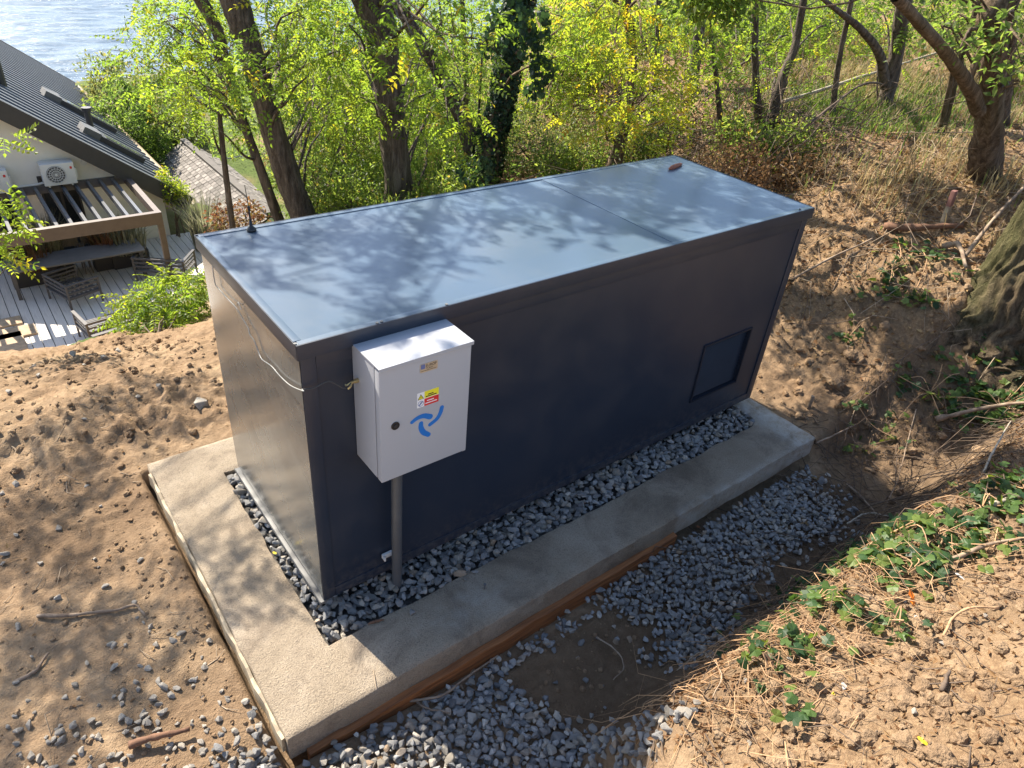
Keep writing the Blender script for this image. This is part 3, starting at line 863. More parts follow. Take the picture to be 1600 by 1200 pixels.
MB().tube([(lx, -AD - .004, lz), (lx, -AD - .0075, lz)], [.009, .0085], 20).build('lock_insert', M['steel_dark'], lk)
def flat(name, poly, th, mat, parent, y=-AD):
    """thin plate with outline poly [(x,z)] lying on the door"""
    return MB().prism([(x, y, z) for x, z in poly], (0, -th, 0)).build(name, mat, parent)
def rect(x0, x1, z0, z1): return [(x0, z0), (x1, z0), (x1, z1), (x0, z1)]
def text(name, s, x, z, h, mat, parent, y, w=None):
    cu = bpy.data.curves.new(name, 'FONT'); cu.body = s; cu.size = h / .7; cu.extrude = .00015
    o = bpy.data.objects.new(name, cu); COL.objects.link(o)
    bpy.context.view_layer.update()
    dg = bpy.context.evaluated_depsgraph_get(); me = bpy.data.meshes.new_from_object(o.evaluated_get(dg))
    bpy.data.objects.remove(o); bpy.data.curves.remove(cu)
    co = np.array([v.co[:] for v in me.vertices]).reshape(-1, 3)
    wd = co[:, 0].max() - co[:, 0].min(); k = (w / wd) if w else 1
    for v in me.vertices: v.co = ((v.co.x - co[:, 0].min()) * k + x, y - v.co.z - .0003, v.co.y + z)
    me.materials.clear(); me.materials.append(mat)
    return link(name, me, parent)
# name plate
def quad_px(pts): return [onf(u, v) for u, v in pts]
q = quad_px([(656, 583), (683.5, 575.5), (684, 562), (656.3, 570)])
nx0 = (q[0][0] + q[3][0]) / 2; nx1 = (q[1][0] + q[2][0]) / 2; nz0 = (q[0][1] + q[1][1]) / 2; nz1 = (q[2][1] + q[3][1]) / 2
def rrect(x0, x1, z0, z1, r, n=4):
    out = []
    for cx, cz, a in ((x1 - r, z1 - r, 0), (x0 + r, z1 - r, 90), (x0 + r, z0 + r, 180), (x1 - r, z0 + r, 270)):
        for k in range(n + 1):
            t = math.radians(a + 90 * k / n); out.append((cx + r * math.cos(t), cz + r * math.sin(t)))
    return out
plate = flat('name_plate', rrect(nx0, nx1, nz0, nz1, .005), .0012, M['plate'], door)
w_, h_ = nx1 - nx0, nz1 - nz0
yp = -AD - .0012
flat('emblem', rrect(nx0 + .04 * w_, nx0 + .28 * w_, nz0 + .42 * h_, nz1 - .06 * h_, .003), .0003, M['inkblue'], plate, yp)
text('lettering', 'EUROP', nx0 + .33 * w_, nz0 + .56 * h_, .30 * h_, M['ink'], plate, yp, .60 * w_)
text('lettering', 'TURN', nx0 + .34 * w_, nz0 + .32 * h_, .17 * h_, M['ink'], plate, yp, .36 * w_)
flat('rule', rect(nx0 + .08 * w_, nx1 - .08 * w_, nz0 + .16 * h_, nz0 + .20 * h_), .0003, M['ink'], plate, yp)
# warning sticker
q = quad_px([(651, 637), (685, 628), (685.5, 605.5), (652.5, 614)])
wx0 = (q[0][0] + q[3][0]) / 2; wx1 = (q[1][0] + q[2][0]) / 2; wz0 = (q[0][1] + q[1][1]) / 2; wz1 = (q[2][1] + q[3][1]) / 2
ws = flat('warning_sticker', rect(wx0, wx1, wz0, wz1), .0006, M['white_print'], door)
w_, h_ = wx1 - wx0, wz1 - wz0; ys = -AD - .0006
xm = wx0 + .33 * w_; zm = (wz0 + wz1) / 2
flat('yellow_field', rect(xm, wx1, zm + .002, wz1), .0003, M['yellow'], ws, ys)
flat('red_field', rect(xm, wx1, wz0, zm), .0003, M['red'], ws, ys)
for k, (zc, ln) in enumerate(((.74, .42), (.62, .82))):
    flat('print_line', rect(xm + .06 * w_ + (.1 * w_ if ln < .5 else 0), xm + .06 * w_ + ln * .62 * w_ + (.1 * w_ if ln < .5 else 0), wz0 + zc * h_ - .0022, wz0 + zc * h_ + .0022), .0002, M['ink'], ws, ys - .0003)
for k, (zc, ln) in enumerate(((.32, .62), (.16, .85))):
    flat('print_line', rect(xm + .05 * w_ + (.07 * w_ if ln < .7 else 0), xm + .05 * w_ + ln * .64 * w_, wz0 + zc * h_ - .002, wz0 + zc * h_ + .002), .0002, M['white_print'], ws, ys - .0003)
tx = wx0 + .165 * w_; tz = zm + .04 * h_; tr = .145 * w_
flat('warning_triangle', [(tx - tr, tz), (tx + tr, tz), (tx, tz + 1.75 * tr)], .0002, M['ink'], ws, ys)
flat('triangle_field', [(tx - .72 * tr, tz + .14 * tr), (tx + .72 * tr, tz + .14 * tr), (tx, tz + 1.45 * tr)], .0002, M['yellow'], ws, ys - .0002)
flat('flash', [(tx - .12 * tr, tz + .25 * tr), (tx + .22 * tr, tz + .75 * tr), (tx + .02 * tr, tz + .72 * tr), (tx + .12 * tr, tz + 1.15 * tr), (tx - .2 * tr, tz + .62 * tr), (tx, tz + .62 * tr)], .0002, M['ink'], ws, ys - .0004)
cz_ = wz0 + .25 * h_
ring = MB()
pr = [(tx + .135 * w_ * math.cos(a), cz_ + .135 * w_ * math.sin(a)) for a in np.linspace(0, 2 * math.pi, 25)[:-1]]
pi_ = [(tx + .112 * w_ * math.cos(a), cz_ + .112 * w_ * math.sin(a)) for a in np.linspace(0, 2 * math.pi, 25)[:-1]]
for i in range(24):
    j = (i + 1) % 24
    ring.prism([(pr[i][0], ys, pr[i][1]), (pr[j][0], ys, pr[j][1]), (pi_[j][0], ys, pi_[j][1]), (pi_[i][0], ys, pi_[i][1])], (0, -.0003, 0))
dd = .1 * w_ * .72
ring.prism([(tx - dd - .002, ys, cz_ - dd + .002), (tx - dd + .002, ys, cz_ - dd - .002), (tx + dd + .002, ys, cz_ + dd - .002), (tx + dd - .002, ys, cz_ + dd + .002)], (0, -.0003, 0))
ring.prism([(tx - dd * .6, ys, cz_ + .002), (tx - .001, ys, cz_ + dd * .9), (tx + .001, ys, cz_ + dd * .5)], (0, -.0003, 0))
ring.build('prohibition_sign', M['inkblue'], ws)
# blue emblem of three curved strokes on a clear film
q = quad_px([(641, 691), (690, 675), (691, 640), (642, 655)])
x0_, x1_ = (q[0][0] + q[3][0]) / 2, (q[1][0] + q[2][0]) / 2; z0_, z1_ = (q[0][1] + q[1][1]) / 2, (q[2][1] + q[3][1]) / 2
film = flat('emblem_film', rect(x0_, x1_, z0_, z1_), .0004, M['sticker'], door)
def stroke(px, widths):
    p = spline([list(onf(630 + a / 15., 620 + b_ / 15.)) + [w] for (a, b_), w in zip(px, widths)], 20)
    xy = p[:, :2]; t = np.gradient(xy, axis=0); t /= np.linalg.norm(t, axis=1)[:, None]; nn = np.stack([-t[:, 1], t[:, 0]], 1)
    s = p[:, 2][:, None] / 2 * .00185 / 15 * 1.8
    Lf, Rt = xy + nn * s, xy - nn * s
    m = MB()
    for i in range(len(xy) - 1):
        m.prism([(a[0], -AD - .0004, a[1]) for a in (Lf[i], Lf[i + 1], Rt[i + 1], Rt[i])], (0, -.0007, 0))
    for e, sgn in ((0, -1), (-1, 1)):
        rr = float(s[e]); c = xy[e]; a0 = math.atan2(nn[e][1], nn[e][0])
        arc = [(c[0] + rr * math.cos(a0 - sgn * math.pi * k / 8), c[1] + rr * math.sin(a0 - sgn * math.pi * k / 8)) for k in range(9)]
        m.prism([(a[0], -AD - .0004, a[1]) for a in arc], (0, -.0007, 0))
    return m.build('emblem_stroke', M['blue'], film)
stroke([(205, 595), (330, 500), (480, 445), (630, 465)], [70, 78, 92, 105])
stroke([(905, 245), (870, 370), (790, 510), (625, 650)], [80, 80, 80, 72])
stroke([(415, 620), (415, 720), (470, 825), (590, 885)], [82, 96, 100, 88])
# cable gland and conduit
gy = -.075
p = on_plane(560, 594, (AX0, 0, 0), (1, 0, 0))
gl = MB().tube([(AX0 + .002, p[1], p[2]), (AX0 - .016, p[1], p[2])], .0085, 10).tube([(AX0 - .015, p[1], p[2]), (AX0 - .03, p[1], p[2] - .001)], .006, 10).build('cable_gland', M['brass'], cabt)
GL = np.array([AX0 - .03, p[1], p[2]])
MB().tube(spline([GL + (.004, 0, 0), GL + (-.004, -.006, -.012), GL + (-.012, -.002, -.022)], 6), .004, 6).tube(spline([GL, GL + (-.016, .004, -.010), GL + (-.02, 0, -.002)], 6), .003, 6).build('cable_tie', M['brass'], gl)
cp = on_y(620, 913, -.055)
pipe = MB().tube(spline([(cp[0] + .004, -.062, AZ0 + .003), (cp[0] + .002, -.058, .4), (cp[0], -.055, -.06)], 14), .0225, 24).build('conduit_pipe', M['grey_pvc'], None, smooth=True)
tag(pipe, 'dark grey plastic conduit running from the switch cabinet down into the gravel', 'pipe')
bz = on_y(610, 868, -.02)[2]
MB().box(cp[0] - .045, cp[0] + .03, -.014, -.0015, bz - .012, bz + .012).box(cp[0] - .045, cp[0] - .038, -.03, -.014, bz - .012, bz + .01).build('pipe_clip', M['white_plastic'], pipe, bevel=.002)
# thin cable along the end wall
pts = [on_x(u, v, -.012) for u, v in ((331, 408), (337, 440), (340, 449), (357, 468), (371, 481), (380, 499), (388, 513), (392, 522), (398, 534), (404, 550), (411, 561), (424, 572), (438, 588), (456, 602), (474, 611))]
pts = [q + np.array((-.004 * (i % 3 == 1), 0, 0)) for i, q in enumerate(pts)]
end = [np.array((-.010, -.018, pts[-1][2] - .004)), np.array((.03, -.022, pts[-1][2] - .010)), np.array((.085, -.030, pts[-1][2] + .004)), np.array((.13, -.05, GL[2] - .006)), GL + np.array((.005, 0, 0))]
cb = MB().tube(spline(pts + end[:1], 90), .0020, 6).build('antenna_cable', M['cable'], None, smooth=True)
tag(cb, 'thin pale cable stapled along the cabin end wall to the switch cabinet', 'cable')
MB().tube(spline(end, 40), .0024, 6).build('dark_section', M['cable_dark'], cb, smooth=True)  # front stretch of the same cable, coloured darker
tie = on_x(371, 478, -.012)
MB().tube(spline([tie, tie + (-.004, -.03, .03), tie + (-.004, -.06, .012)], 8), .0018, 5).build('tie_tail', M['cable'], cb)
# magnetic antenna
ap = on_z(393, 360, ZT + .004)
ant = MB().tube([ap, ap + (0, 0, .006), ap + (0, 0, .012), ap + (0, 0, .02), ap + (0, 0, .045)], [.021, .021, .017, .008, .0055], 18).build('antenna', M['black'], None, smooth=True)
tag(ant, 'small black magnetic whip antenna standing on the cabin roof corner', 'antenna')
MB().tube([ap + (0, 0, .044), ap + (0, 0, .105)], [.0042, .004], 8).tube([ap + (0, 0, .092), ap + (0, 0, .108)], .006, 10).build('coil', M['black'], ant)
MB().tube([ap + (0, 0, .107), ap + (-.004, .002, .20)], [.0022, .0014], 6).build('whip', M['black'], ant)

# ================================================================== HOUSE BELOW
YB = float(P(251, 330, 20)[1])                      # pergola beam plane
ZBM = float(P(251, 330, 20)[2])
wq = on_z(200, 272, ZBM)
YW = float(wq[1])                                   # gable wall plane
def W_(u, v): return on_y(u, v, YW)
HOUSE_DEPTH = 15.0
e0 = W_(288, 312); e1 = W_(0, 168)
sl = (e1[2] - e0[2]) / (e1[0] - e0[0])              # slope of the verge
XE, ZE = float(e0[0]), float(e0[2])                 # eave tip
XR = XE - 4.0; ZR = ZE + sl * (XR - XE)             # ridge
XL = 2 * XR - XE
YN = YW - .35; YF = YW + HOUSE_DEPTH
roofn = np.array([-sl, 0, 1.0]); roofp = np.array([XE, 0, ZE + .16])
house = empty('house', (XR, YW, DECK_Z), 'cream house with dark ribbed metal roof beside the terrace below', 'house')
wl, wr = XL + .55, XE - .55
def rz(x): return ZE + sl * (x - XE) if x > XR else ZE + sl * ((2 * XR - x) - XE)
gw = MB().prism([(wl, YW, DECK_Z - .1), (wr, YW, DECK_Z - .1), (wr, YW, rz(wr) - .05), (XR, YW, ZR - .1), (wl, YW, rz(wl) - .05)], (0, .25, 0)).build('gable_wall', M['plaster'], house)
MB().box(wr - .25, wr, YW + .251, YF - .3, DECK_Z - .1, rz(wr) - .06).build('side_wall', M['plaster'], house)
MB().box(wl, wl + .25, YW + .251, YF - .3, DECK_Z - .1, rz(wl) - .06).build('side_wall', M['plaster'], house)
# ribbed roof planes
def ribbed(xa, za, xb, zb, name):
    per = .50; n = int((YF - YN) / per); V = []; F = []
    d = np.array([xb - xa, 0, zb - za]); ln = np.linalg.norm(d); nrm = np.array([-(zb - za), 0, xb - xa]) / ln
    if nrm[2] < 0: nrm = -nrm
    prof = []
    for k in range(n):
        y = YN + k * per
        prof += [(y, 0), (y + .24, 0), (y + .29, .055), (y + .45, .055)]
    prof.append((YN + n * per, 0))
    for (y, h) in prof:
        for xx, zz in ((xa, za), (xb, zb)):
            V.append(np.array([xx, y, zz + .16]) + nrm * h)
    for i in range(len(prof) - 1): F.append((2 * i, 2 * i + 1, 2 * i + 3, 2 * i + 2))
    return MB().add(V, F).build(name, M['tile_roof'], house)
rf = ribbed(XE, ZE, XR, ZR, 'roof'); ribbed(XL, ZE, XR, ZR, 'roof')
for xa in (XE, XL):
    s_ = 1 if xa == XE else -1
    MB().bar((xa + s_ * .05, YN + .02, ZE - .03), (XR, YN + .02, ZR - .0), .06, .42).build('verge_board', M['fascia'], house)
    MB().bar((xa + s_ * .02, YF, ZE + .02), (XR, YF, ZR + .06), .10, .30).build('verge_board', M['fascia'], house)
gt = MB()
gp = [(XE + .10 + .11 * math.cos(a), ZE + .05 + .11 * math.sin(a)) for a in np.linspace(math.pi, 2 * math.pi, 8)]
for i in range(7): gt.add([(gp[i][0], YN, gp[i][1]), (gp[i + 1][0], YN, gp[i + 1][1]), (gp[i + 1][0], YF, gp[i + 1][1]), (gp[i][0], YF, gp[i][1])], [(0, 1, 2, 3)])
gt.box(XE - .06, XE - .01, YN, YF, ZE - .02, ZE + .10)
gt.build('gutter', M['gutter'], house)
def roofpt(u, v, h=0): return on_plane(u, v, roofp + roofn * h, roofn)
sd = np.array([1, 0, sl]); sd /= np.linalg.norm(sd); rn = roofn / np.linalg.norm(roofn)
for (ua, va), (ub, vb) in (((83, 158), (176, 208)), ((143, 214), (219, 254))):
    a, b_ = roofpt(ua, va), roofpt(ub, vb); yc = (a[1] + b_[1]) / 2; a[1] = b_[1] = yc
    fr_ = MB()
    fr_.bar(a + rn * .1, b_ + rn * .1, .62, .2, up=rn)
    sk = fr_.build('skylight', M['fascia'], house)
    MB().bar(a + sd * .25 + rn * .205, b_ - sd * .05 + rn * .205, .46, .02, up=rn).build('pane', M['skyglass'], sk)
    MB().bar(a - sd * .35 + rn * .12, a + sd * .1 + rn * .14, .66, .2, up=rn).build('cover', M['galv'], sk)
vp = roofpt(142, 200)
MB().tube([vp, vp + (0, 0, .55)], .09, 10).tube([vp + (0, 0, .5), vp + (0, 0, .6)], .14, 10).build('vent_pipe', M['fascia'], house)
vp = roofpt(3, 135)
MB().tube([vp, vp + (0, 0, .75)], .13, 10).build('vent_pipe', M['fascia'], house)
# doors and round vent in the gable wall
for (u0, u1, v) in ((88, 140, 372), (-25, 48, 390)):
    a, b_ = W_(u0, v), W_(u1, v)
    f_ = MB().box(a[0] - .05, b_[0] + .05, YW - .02, YW + .02, DECK_Z, DECK_Z + 2.1).build('glass_door', M['fascia'], house)
    MB().box(a[0], (a[0] + b_[0]) / 2 - .03, YW - .035, YW - .021, DECK_Z + .06, DECK_Z + 2.04).build('pane', M['glass'], f_)
    MB().box((a[0] + b_[0]) / 2 + .03, b_[0], YW - .035, YW - .021, DECK_Z + .06, DECK_Z + 2.04).build('pane', M['glass'], f_)
q = W_(131, 254)
MB().tube([q + (0, .01, 0), q + (0, -.03, 0)], .07, 14).build('round_vent', M['acwhite'], house)
# air conditioners on the wall
def aircon(x0, x1, z0, z1, label):
    y0 = YW - .42
    t = empty('air_conditioner', ((x0 + x1) / 2, YW - .2, z0), label, 'air conditioner', 'air conditioning units on the gable wall')
    MB().box(x0, x1, y0, YW - .08, z0, z1).build('casing', M['acwhite'], t, bevel=.015)
    c = np.array([x0 + .41 * (x1 - x0), y0, (z0 + z1) / 2]); r_ = .40 * (z1 - z0)
    MB().tube([c + (0, .01, 0), c + (0, -.012, 0)], r_, 28).build('fan', M['acdark'], t)
    g = MB()
    for rr in (.95, .7, .45):
        ring_ = [c + (rr * r_ * math.cos(a), -.022, rr * r_ * math.sin(a)) for a in np.linspace(0, 2 * math.pi, 25)]
        g.tube(ring_, .006, 4, False)
    for a in np.linspace(0, 2 * math.pi, 17)[:-1]: g.bar(c + (.2 * r_ * math.cos(a), -.022, .2 * r_ * math.sin(a)), c + (.95 * r_ * math.cos(a), -.022, .95 * r_ * math.sin(a)), .008, .008)
    g.build('fan_grille', M['acwhite'], t)
    MB().tube([c + (0, -.01, 0), c + (0, -.035, 0)], .16 * r_, 14).build('hub', M['acwhite'], t)
    MB().box(x1 - .10, x1 - .05, y0 - .004, y0 + .01, z1 - .16, z1 - .10).build('badge', M['red'], t)
    for xb in (x0 + .1, x1 - .12):
        MB().bar((xb, YW, z0 - .025), (xb, y0 + .03, z0 - .025), .04, .04).build('bracket', M['acwhite'], t)
    MB().box(x1 + .001, x1 + .05, y0 + .1, y0 + .2, z0 + .1, z0 + .35).build('valve_cover', M['acwhite'], t)
a, b_ = W_(66, 284), W_(117, 280); zt_ = W_(66, 250)[2]
aircon(a[0], b_[0], a[2], zt_, 'white air conditioner above the pergola, fully in view on the cream gable')
w__ = b_[0] - a[0]; c_ = W_(16, 292)
aircon(c_[0] - w__, c_[0], c_[2], c_[2] + zt_ - a[2], 'white air conditioner cut by the picture edge, left of the other wall unit')
hs = MB().tube(spline([W_(22, 293) - (0, .03, 0), W_(40, 290) - (0, .03, 0), W_(55, 288) - (0, .04, .0), W_(70, 284) - (0, .05, 0)], 20), .03, 6).build('pipe_hose', M['acwhite'], house)
# pergola
perg = empty('pergola', (P(251, 330, 20)[0] - 2, YB, DECK_Z), 'brown slatted pergola over the house terrace', 'pergola')
bx1 = float(P(251, 330, 20)[0]); bx0 = bx1 - 5.2
MB().box(bx0, bx1, YB - .07, YB + .07, ZBM - .30, ZBM).build('beam', M['pergola'], perg)
MB().box(bx1 - .13, bx1, YB + .071, YW, ZBM - .22, ZBM - .004).build('beam', M['pergola'], perg)
MB().box(bx0, bx1 - .135, YW - .08, YW - .001, ZBM - .22, ZBM - .004).build('wall_plate', M['rafter'], perg)
for xp in (bx1 - .13, bx0 + 1.2):
    MB().box(xp, xp + .13, YB - .065, YB + .065, DECK_Z, ZBM - .302).build('post', M['pergola'], perg)
nr = 15
for i in range(nr):
    x = bx1 - .42 - i * .30
    MB().box(x - .035, x + .035, YB + .072, YW - .082, ZBM - .17, ZBM - .02).build('rafter', M['rafter'], perg)
# terrace deck, plank by plank
deck = MB().box(-3.4, 4.6, 11.4, YW, DECK_Z - .14, DECK_Z - .035).build('terrace_deck', M['planter'], None)
tag(deck, 'pale plank terrace in front of the house', kind='structure')
pm = bpy.data.meshes.new('plank'); 
mb_ = MB().box(-.092, .092, 11.4, YW - .02, -.03, 0); pm.from_pydata(mb_.v, [], mb_.f); pm.update(); pm.materials.append(M['deck'])
for i in range(40):
    o = bpy.data.objects.new('plank', pm); COL.objects.link(o); o.location = (-3.3 + i * .2, 0, DECK_Z + random.uniform(-.002, .002)); o.parent = deck
for (u0, v0, w, dpt) in ((22, 522, .85, .5), (6, 540, .8, .9), (14, 505, .5, .4)):
    q = on_z(u0, v0, DECK_Z)
    o = MB().box(q[0] - w / 2, q[0] + w / 2, q[1] - dpt / 2, q[1] + dpt / 2, DECK_Z - .02, DECK_Z + .05).build('paver', M['paver'], deck, bevel=.02)
# dining table and chairs under the pergola
def deckpt(u, v, h=0): return on_z(u, v, DECK_Z + h)
tc = deckpt(118, 398, .75)
tab = empty('dining_table', (tc[0], tc[1], DECK_Z), 'long grey dining table in the pergola shade', 'table')
tl, td = 1.5, .42
MB().box(tc[0] - tl, tc[0] + tl, tc[1] - td, tc[1] + td, DECK_Z + .71, DECK_Z + .75).build('tabletop', M['tabletop'], tab, bevel=.01)
for sx in (-1, 1):
    for sy in (-1, 1): MB().box(tc[0] + sx * (tl - .1) - .04, tc[0] + sx * (tl - .1) + .04, tc[1] + sy * (td - .1) - .04, tc[1] + sy * (td - .1) + .04, DECK_Z, DECK_Z + .709).build('leg', M['furn'], tab)
def dining_chair(x, y, label):
    t = empty('dining_chair', (x, y, DECK_Z), label, 'chair', 'wicker chairs behind the dining table')
    MB().box(x - .24, x + .24, y - .24, y + .2, DECK_Z + .42, DECK_Z + .46).build('seat', M['wicker'], t, bevel=.01)
    arc = [(x + .30 * math.sin(a), y + .02 + .26 * math.cos(a)) for a in np.linspace(-1.9, 1.9, 13)]
    m = MB()
    for i in range(12):
        (xa, ya), (xb, yb) = arc[i], arc[i + 1]; hz = .86 if 2 < i < 9 else .72
        m.bar((xa, ya, DECK_Z + hz - .12), (xb, yb, DECK_Z + hz - .12), .03, .24)
    m.build('backrest', M['wicker'], t)
    for sx in (-1, 1):
        for sy in (-1, 1): MB().bar((x + sx * .2, y + sy * .18, DECK_Z), (x + sx * .22, y + sy * .18, DECK_Z + (.44 if sy < 0 else .7)), .03, .03).build('leg', M['furn'], t)
for u, lb in ((60, 'wicker dining chair at the left end of the long grey table'), (112, 'wicker dining chair in front of the dark glass door, middle of the table'), (155, 'wicker dining chair against the bare cream wall, right of the door')):
    q = deckpt(u, 392, .75); dining_chair(q[0], tc[1] + td + .22, lb)
# slatted steel lounge seats on the deck
def lounge(label, x, y, rz_, w, dpt=.75, back=True):
    t = empty('lounge_seat', (x, y, DECK_Z), label, 'garden seat', 'grey slatted steel lounge seats on the terrace')
    ca, sa = math.cos(rz_), math.sin(rz_)
    def T(a, b, c): return (x + a * ca - b * sa, y + a * sa + b * ca, DECK_Z + c)
    fs = .045
    m = MB()
    for (p, q) in (((-w / 2, -dpt / 2, .30), (w / 2, -dpt / 2, .30)), ((-w / 2, dpt / 2, .30), (w / 2, dpt / 2, .30)), ((-w / 2, -dpt / 2, .30), (-w / 2, dpt / 2, .30)), ((w / 2, -dpt / 2, .30), (w / 2, dpt / 2, .30))): m.bar(T(*p), T(*q), fs, fs)
    m.build('seat_frame', M['furn'], t)
    for k in range(7):
        b_ = -dpt / 2 + dpt * (k + .5) / 7
        m = MB(); m.bar(T(-w / 2, b_, .31), T(w / 2, b_, .31), .05, .015); m.build('slat', M['furn'], t)
    for k in range(int(w / .16)):
        a_ = -w / 2 + (k + .5) * w / int(w / .16)
        m = MB(); m.bar(T(a_, -dpt / 2, .294), T(a_, dpt / 2, .294), .05, .012); m.build('slat', M['furn'], t)
    for sx in (-1, 1):
        for sy in (-1, 1):
            m = MB(); m.bar(T(sx * w / 2, sy * dpt / 2, 0), T(sx * w / 2, sy * dpt / 2, .62), fs, fs); m.build('leg', M['furn'], t)
        m = MB(); m.bar(T(sx * w / 2, -dpt / 2 - .02, .63), T(sx * w / 2, dpt / 2 + .02, .63), .07, .03)
        m.build('armrest', M['furn'], t)
        for h in (.42, .52):
            m = MB(); m.bar(T(sx * w / 2, -dpt / 2, h), T(sx * w / 2, dpt / 2, h), .02, .04); m.build('side_rail', M['furn'], t)
    if back:
        for h in (.42, .52, .63):
            m = MB(); m.bar(T(-w / 2, dpt / 2, h), T(w / 2, dpt / 2, h), .03, .045); m.build('back_rail', M['furn'], t)
q = deckpt(120, 468); lounge('single grey slatted armchair standing alone on the sunny deck', q[0], q[1], 1.9, .95)
q = deckpt(228, 508); lounge('long grey slatted sofa behind the bright green bush', q[0], q[1], math.pi + .16, 2.6)
q = deckpt(262, 432); lounge('dark slatted seat against the right end of the planters', q[0], q[1], 2.5, 1.25)
# planters with grasses
def blades(name, base, n, h, spread, mat, parent, w=.012, lean=.5, droop=.35):
    base = np.asarray(base, float)
    a = rng.uniform(0, 6.283, n); r0 = spread * np.sqrt(rng.random(n)) * .5
    p0 = base + np.stack([r0 * np.cos(a), r0 * np.sin(a), 0 * a], 1)
    hh = h * rng.uniform(.55, 1.1, n); le = rng.uniform(.1, 1, n) * lean
    a2 = a + rng.normal(0, .5, n); d = np.stack([np.cos(a2), np.sin(a2), 0 * a], 1)
    p1 = p0 + d * (hh * le * .35)[:, None] + np.array([0, 0, 1]) * (hh * .62)[:, None]
    p2 = p0 + d * (hh * le)[:, None] + np.array([0, 0, 1]) * (hh * (1 - droop * le))[:, None]
    s = np.stack([-np.sin(a2), np.cos(a2), 0 * a], 1) * w
    V = np.stack([p0 - s * .5, p0 + s * .5, p1 - s * .45, p1 + s * .45, p2], 1).reshape(-1, 3)
    i = np.arange(n)[:, None] * 5
    F4 = i + np.array([[0, 1, 3, 2]]); F3 = i + np.array([[2, 3, 4]])
    return link(name, np_mesh(name, V, [F3, F4], [mat], False, {'tint': np.repeat(rng.random(n), 5)}), parent)
for (u, v, mt, hgt, lb, wd) in ((85, 425, 'plume', 1.25, 'tall pale feathery grass growing in a dark planter by the armchair', .7), (178, 415, 'redplant', .8, 'reddish bushy plant in the middle planter', .8), (205, 412, 'plume', .9, 'green mixed grasses in the planter beside the reddish plant', .9), (60, 440, 'redplant', .7, 'low reddish brown grass in the leftmost planter', .8)):
    q = deckpt(u, v)
    t = empty('potted_grass', (q[0], q[1], DECK_Z), lb, 'potted plant', 'planters on the terrace')
    MB().box(q[0] - .45, q[0] + .45, q[1] - .22, q[1] + .22, DECK_Z, DECK_Z + .42).build('planter', M['planter'], t, bevel=.015)
    blades('foliage', (q[0], q[1], DECK_Z + .40), 380, hgt, wd, M[mt], t, .02, .55)
q = W_(290, 375)
t_ = blades('ornamental_grass', (q[0] + .25, q[1] - 1.4, DECK_Z - .1), 420, 1.7, .7, M['plume'], None, .025, .45)
tag(t_, 'tall feathery grass clump at the right corner of the house wall', 'grass clump')

# ================================================================== OLD SHED
sz = -5.6
s1, s2 = on_z(290, 222, sz), on_z(408, 322, sz)
rd = s2 - s1; rl = np.linalg.norm(rd); rd /= rl
s1 = s1 - rd * .3; s2 = s1 + rd * (rl + 1.0); rl = rl + 1.0
px_ = np.array([rd[1], -rd[0], 0.0]); 
if px_ @ np.array([-1, 0, 0]) < 0: px_ = -px_
shed = empty('shed', ((s1 + s2) / 2 * np.array([1, 1, 0]) + (0, 0, DECK_Z)), 'old shed with a weathered grey slate roof beyond the house corner', 'shed')
run, fall = 3.6, 2.5
for sgn, nm in ((1, 'roof'), (-1, 'roof')):
    e_ = px_ * sgn * run + np.array([0, 0, -fall])
    base_ = MB().add([s1, s2, s2 + e_, s1 + e_, s1 - (0, 0, .08), s2 - (0, 0, .08), s2 + e_ - (0, 0, .08), s1 + e_ - (0, 0, .08)], [(0, 1, 2, 3), (4, 7, 6, 5), (0, 4, 5, 1), (1, 5, 6, 2), (2, 6, 7, 3), (3, 7, 4, 0)]).build(nm, M['shingle'], shed)
    # slates: courses of small raised pieces
    ed = e_ / np.linalg.norm(e_); el = np.linalg.norm(e_); nn = np.cross(rd, ed); nn *= np.sign(nn[2])
    V = []; F = []; T = []; cn = int(el / .17); rn_ = int(rl / .22)
    for c in range(cn):
        for r_ in range(rn_):
            w = rl / rn_; o_ = s1 + rd * ((r_ + (.5 if c % 2 else 0)) * w) + ed * (c * el / cn)
            lift = .02 + rng.uniform(0, .018)
            p0, p1 = o_ + rd * .012, o_ + rd * (w - .012)
            q0, q1 = p0 + ed * (el / cn * 1.08), p1 + ed * (el / cn * 1.08)
            i = len(V); V += [p0 + nn * .004, p1 + nn * .004, q1 + nn * lift, q0 + nn * lift, q1 + nn * .001, q0 + nn * .001]
            F += [(i, i + 1, i + 2, i + 3), (i + 3, i + 2, i + 4, i + 5)]; T += [rng.random()] * 6
    sm = link('slates', np_mesh('slates', V, np.array(F), [M['shingle']], False, {'tint': T}), shed); tag(sm, kind='stuff')
    ge = s1 if sgn > 0 else s2
MB().bar(s1 + (0, 0, .02), s2 + (0, 0, .02), .22, .06).build('ridge_cap', M['shingle'], shed)
wb = [s1 + px_ * (run - .3), s2 + px_ * (run - .3), s2 - px_ * (run - .3), s1 - px_ * (run - .3)]
m = MB()
top = sz - fall * (run - .3) / run - .1
m.add([(*p[:2], DECK_Z - .2) for p in wb] + [(*p[:2], top) for p in wb], [(0, 1, 5, 4), (1, 2, 6, 5), (2, 3, 7, 6), (3, 0, 4, 7)])
m.add([(*wb[0][:2], top), (*wb[3][:2], top), s1 - (0, 0, .12)], [(0, 1, 2)]); m.add([(*wb[1][:2], top), (*wb[2][:2], top), s2 - (0, 0, .12)], [(0, 1, 2)])
m.build('wall', M['plaster'], shed)
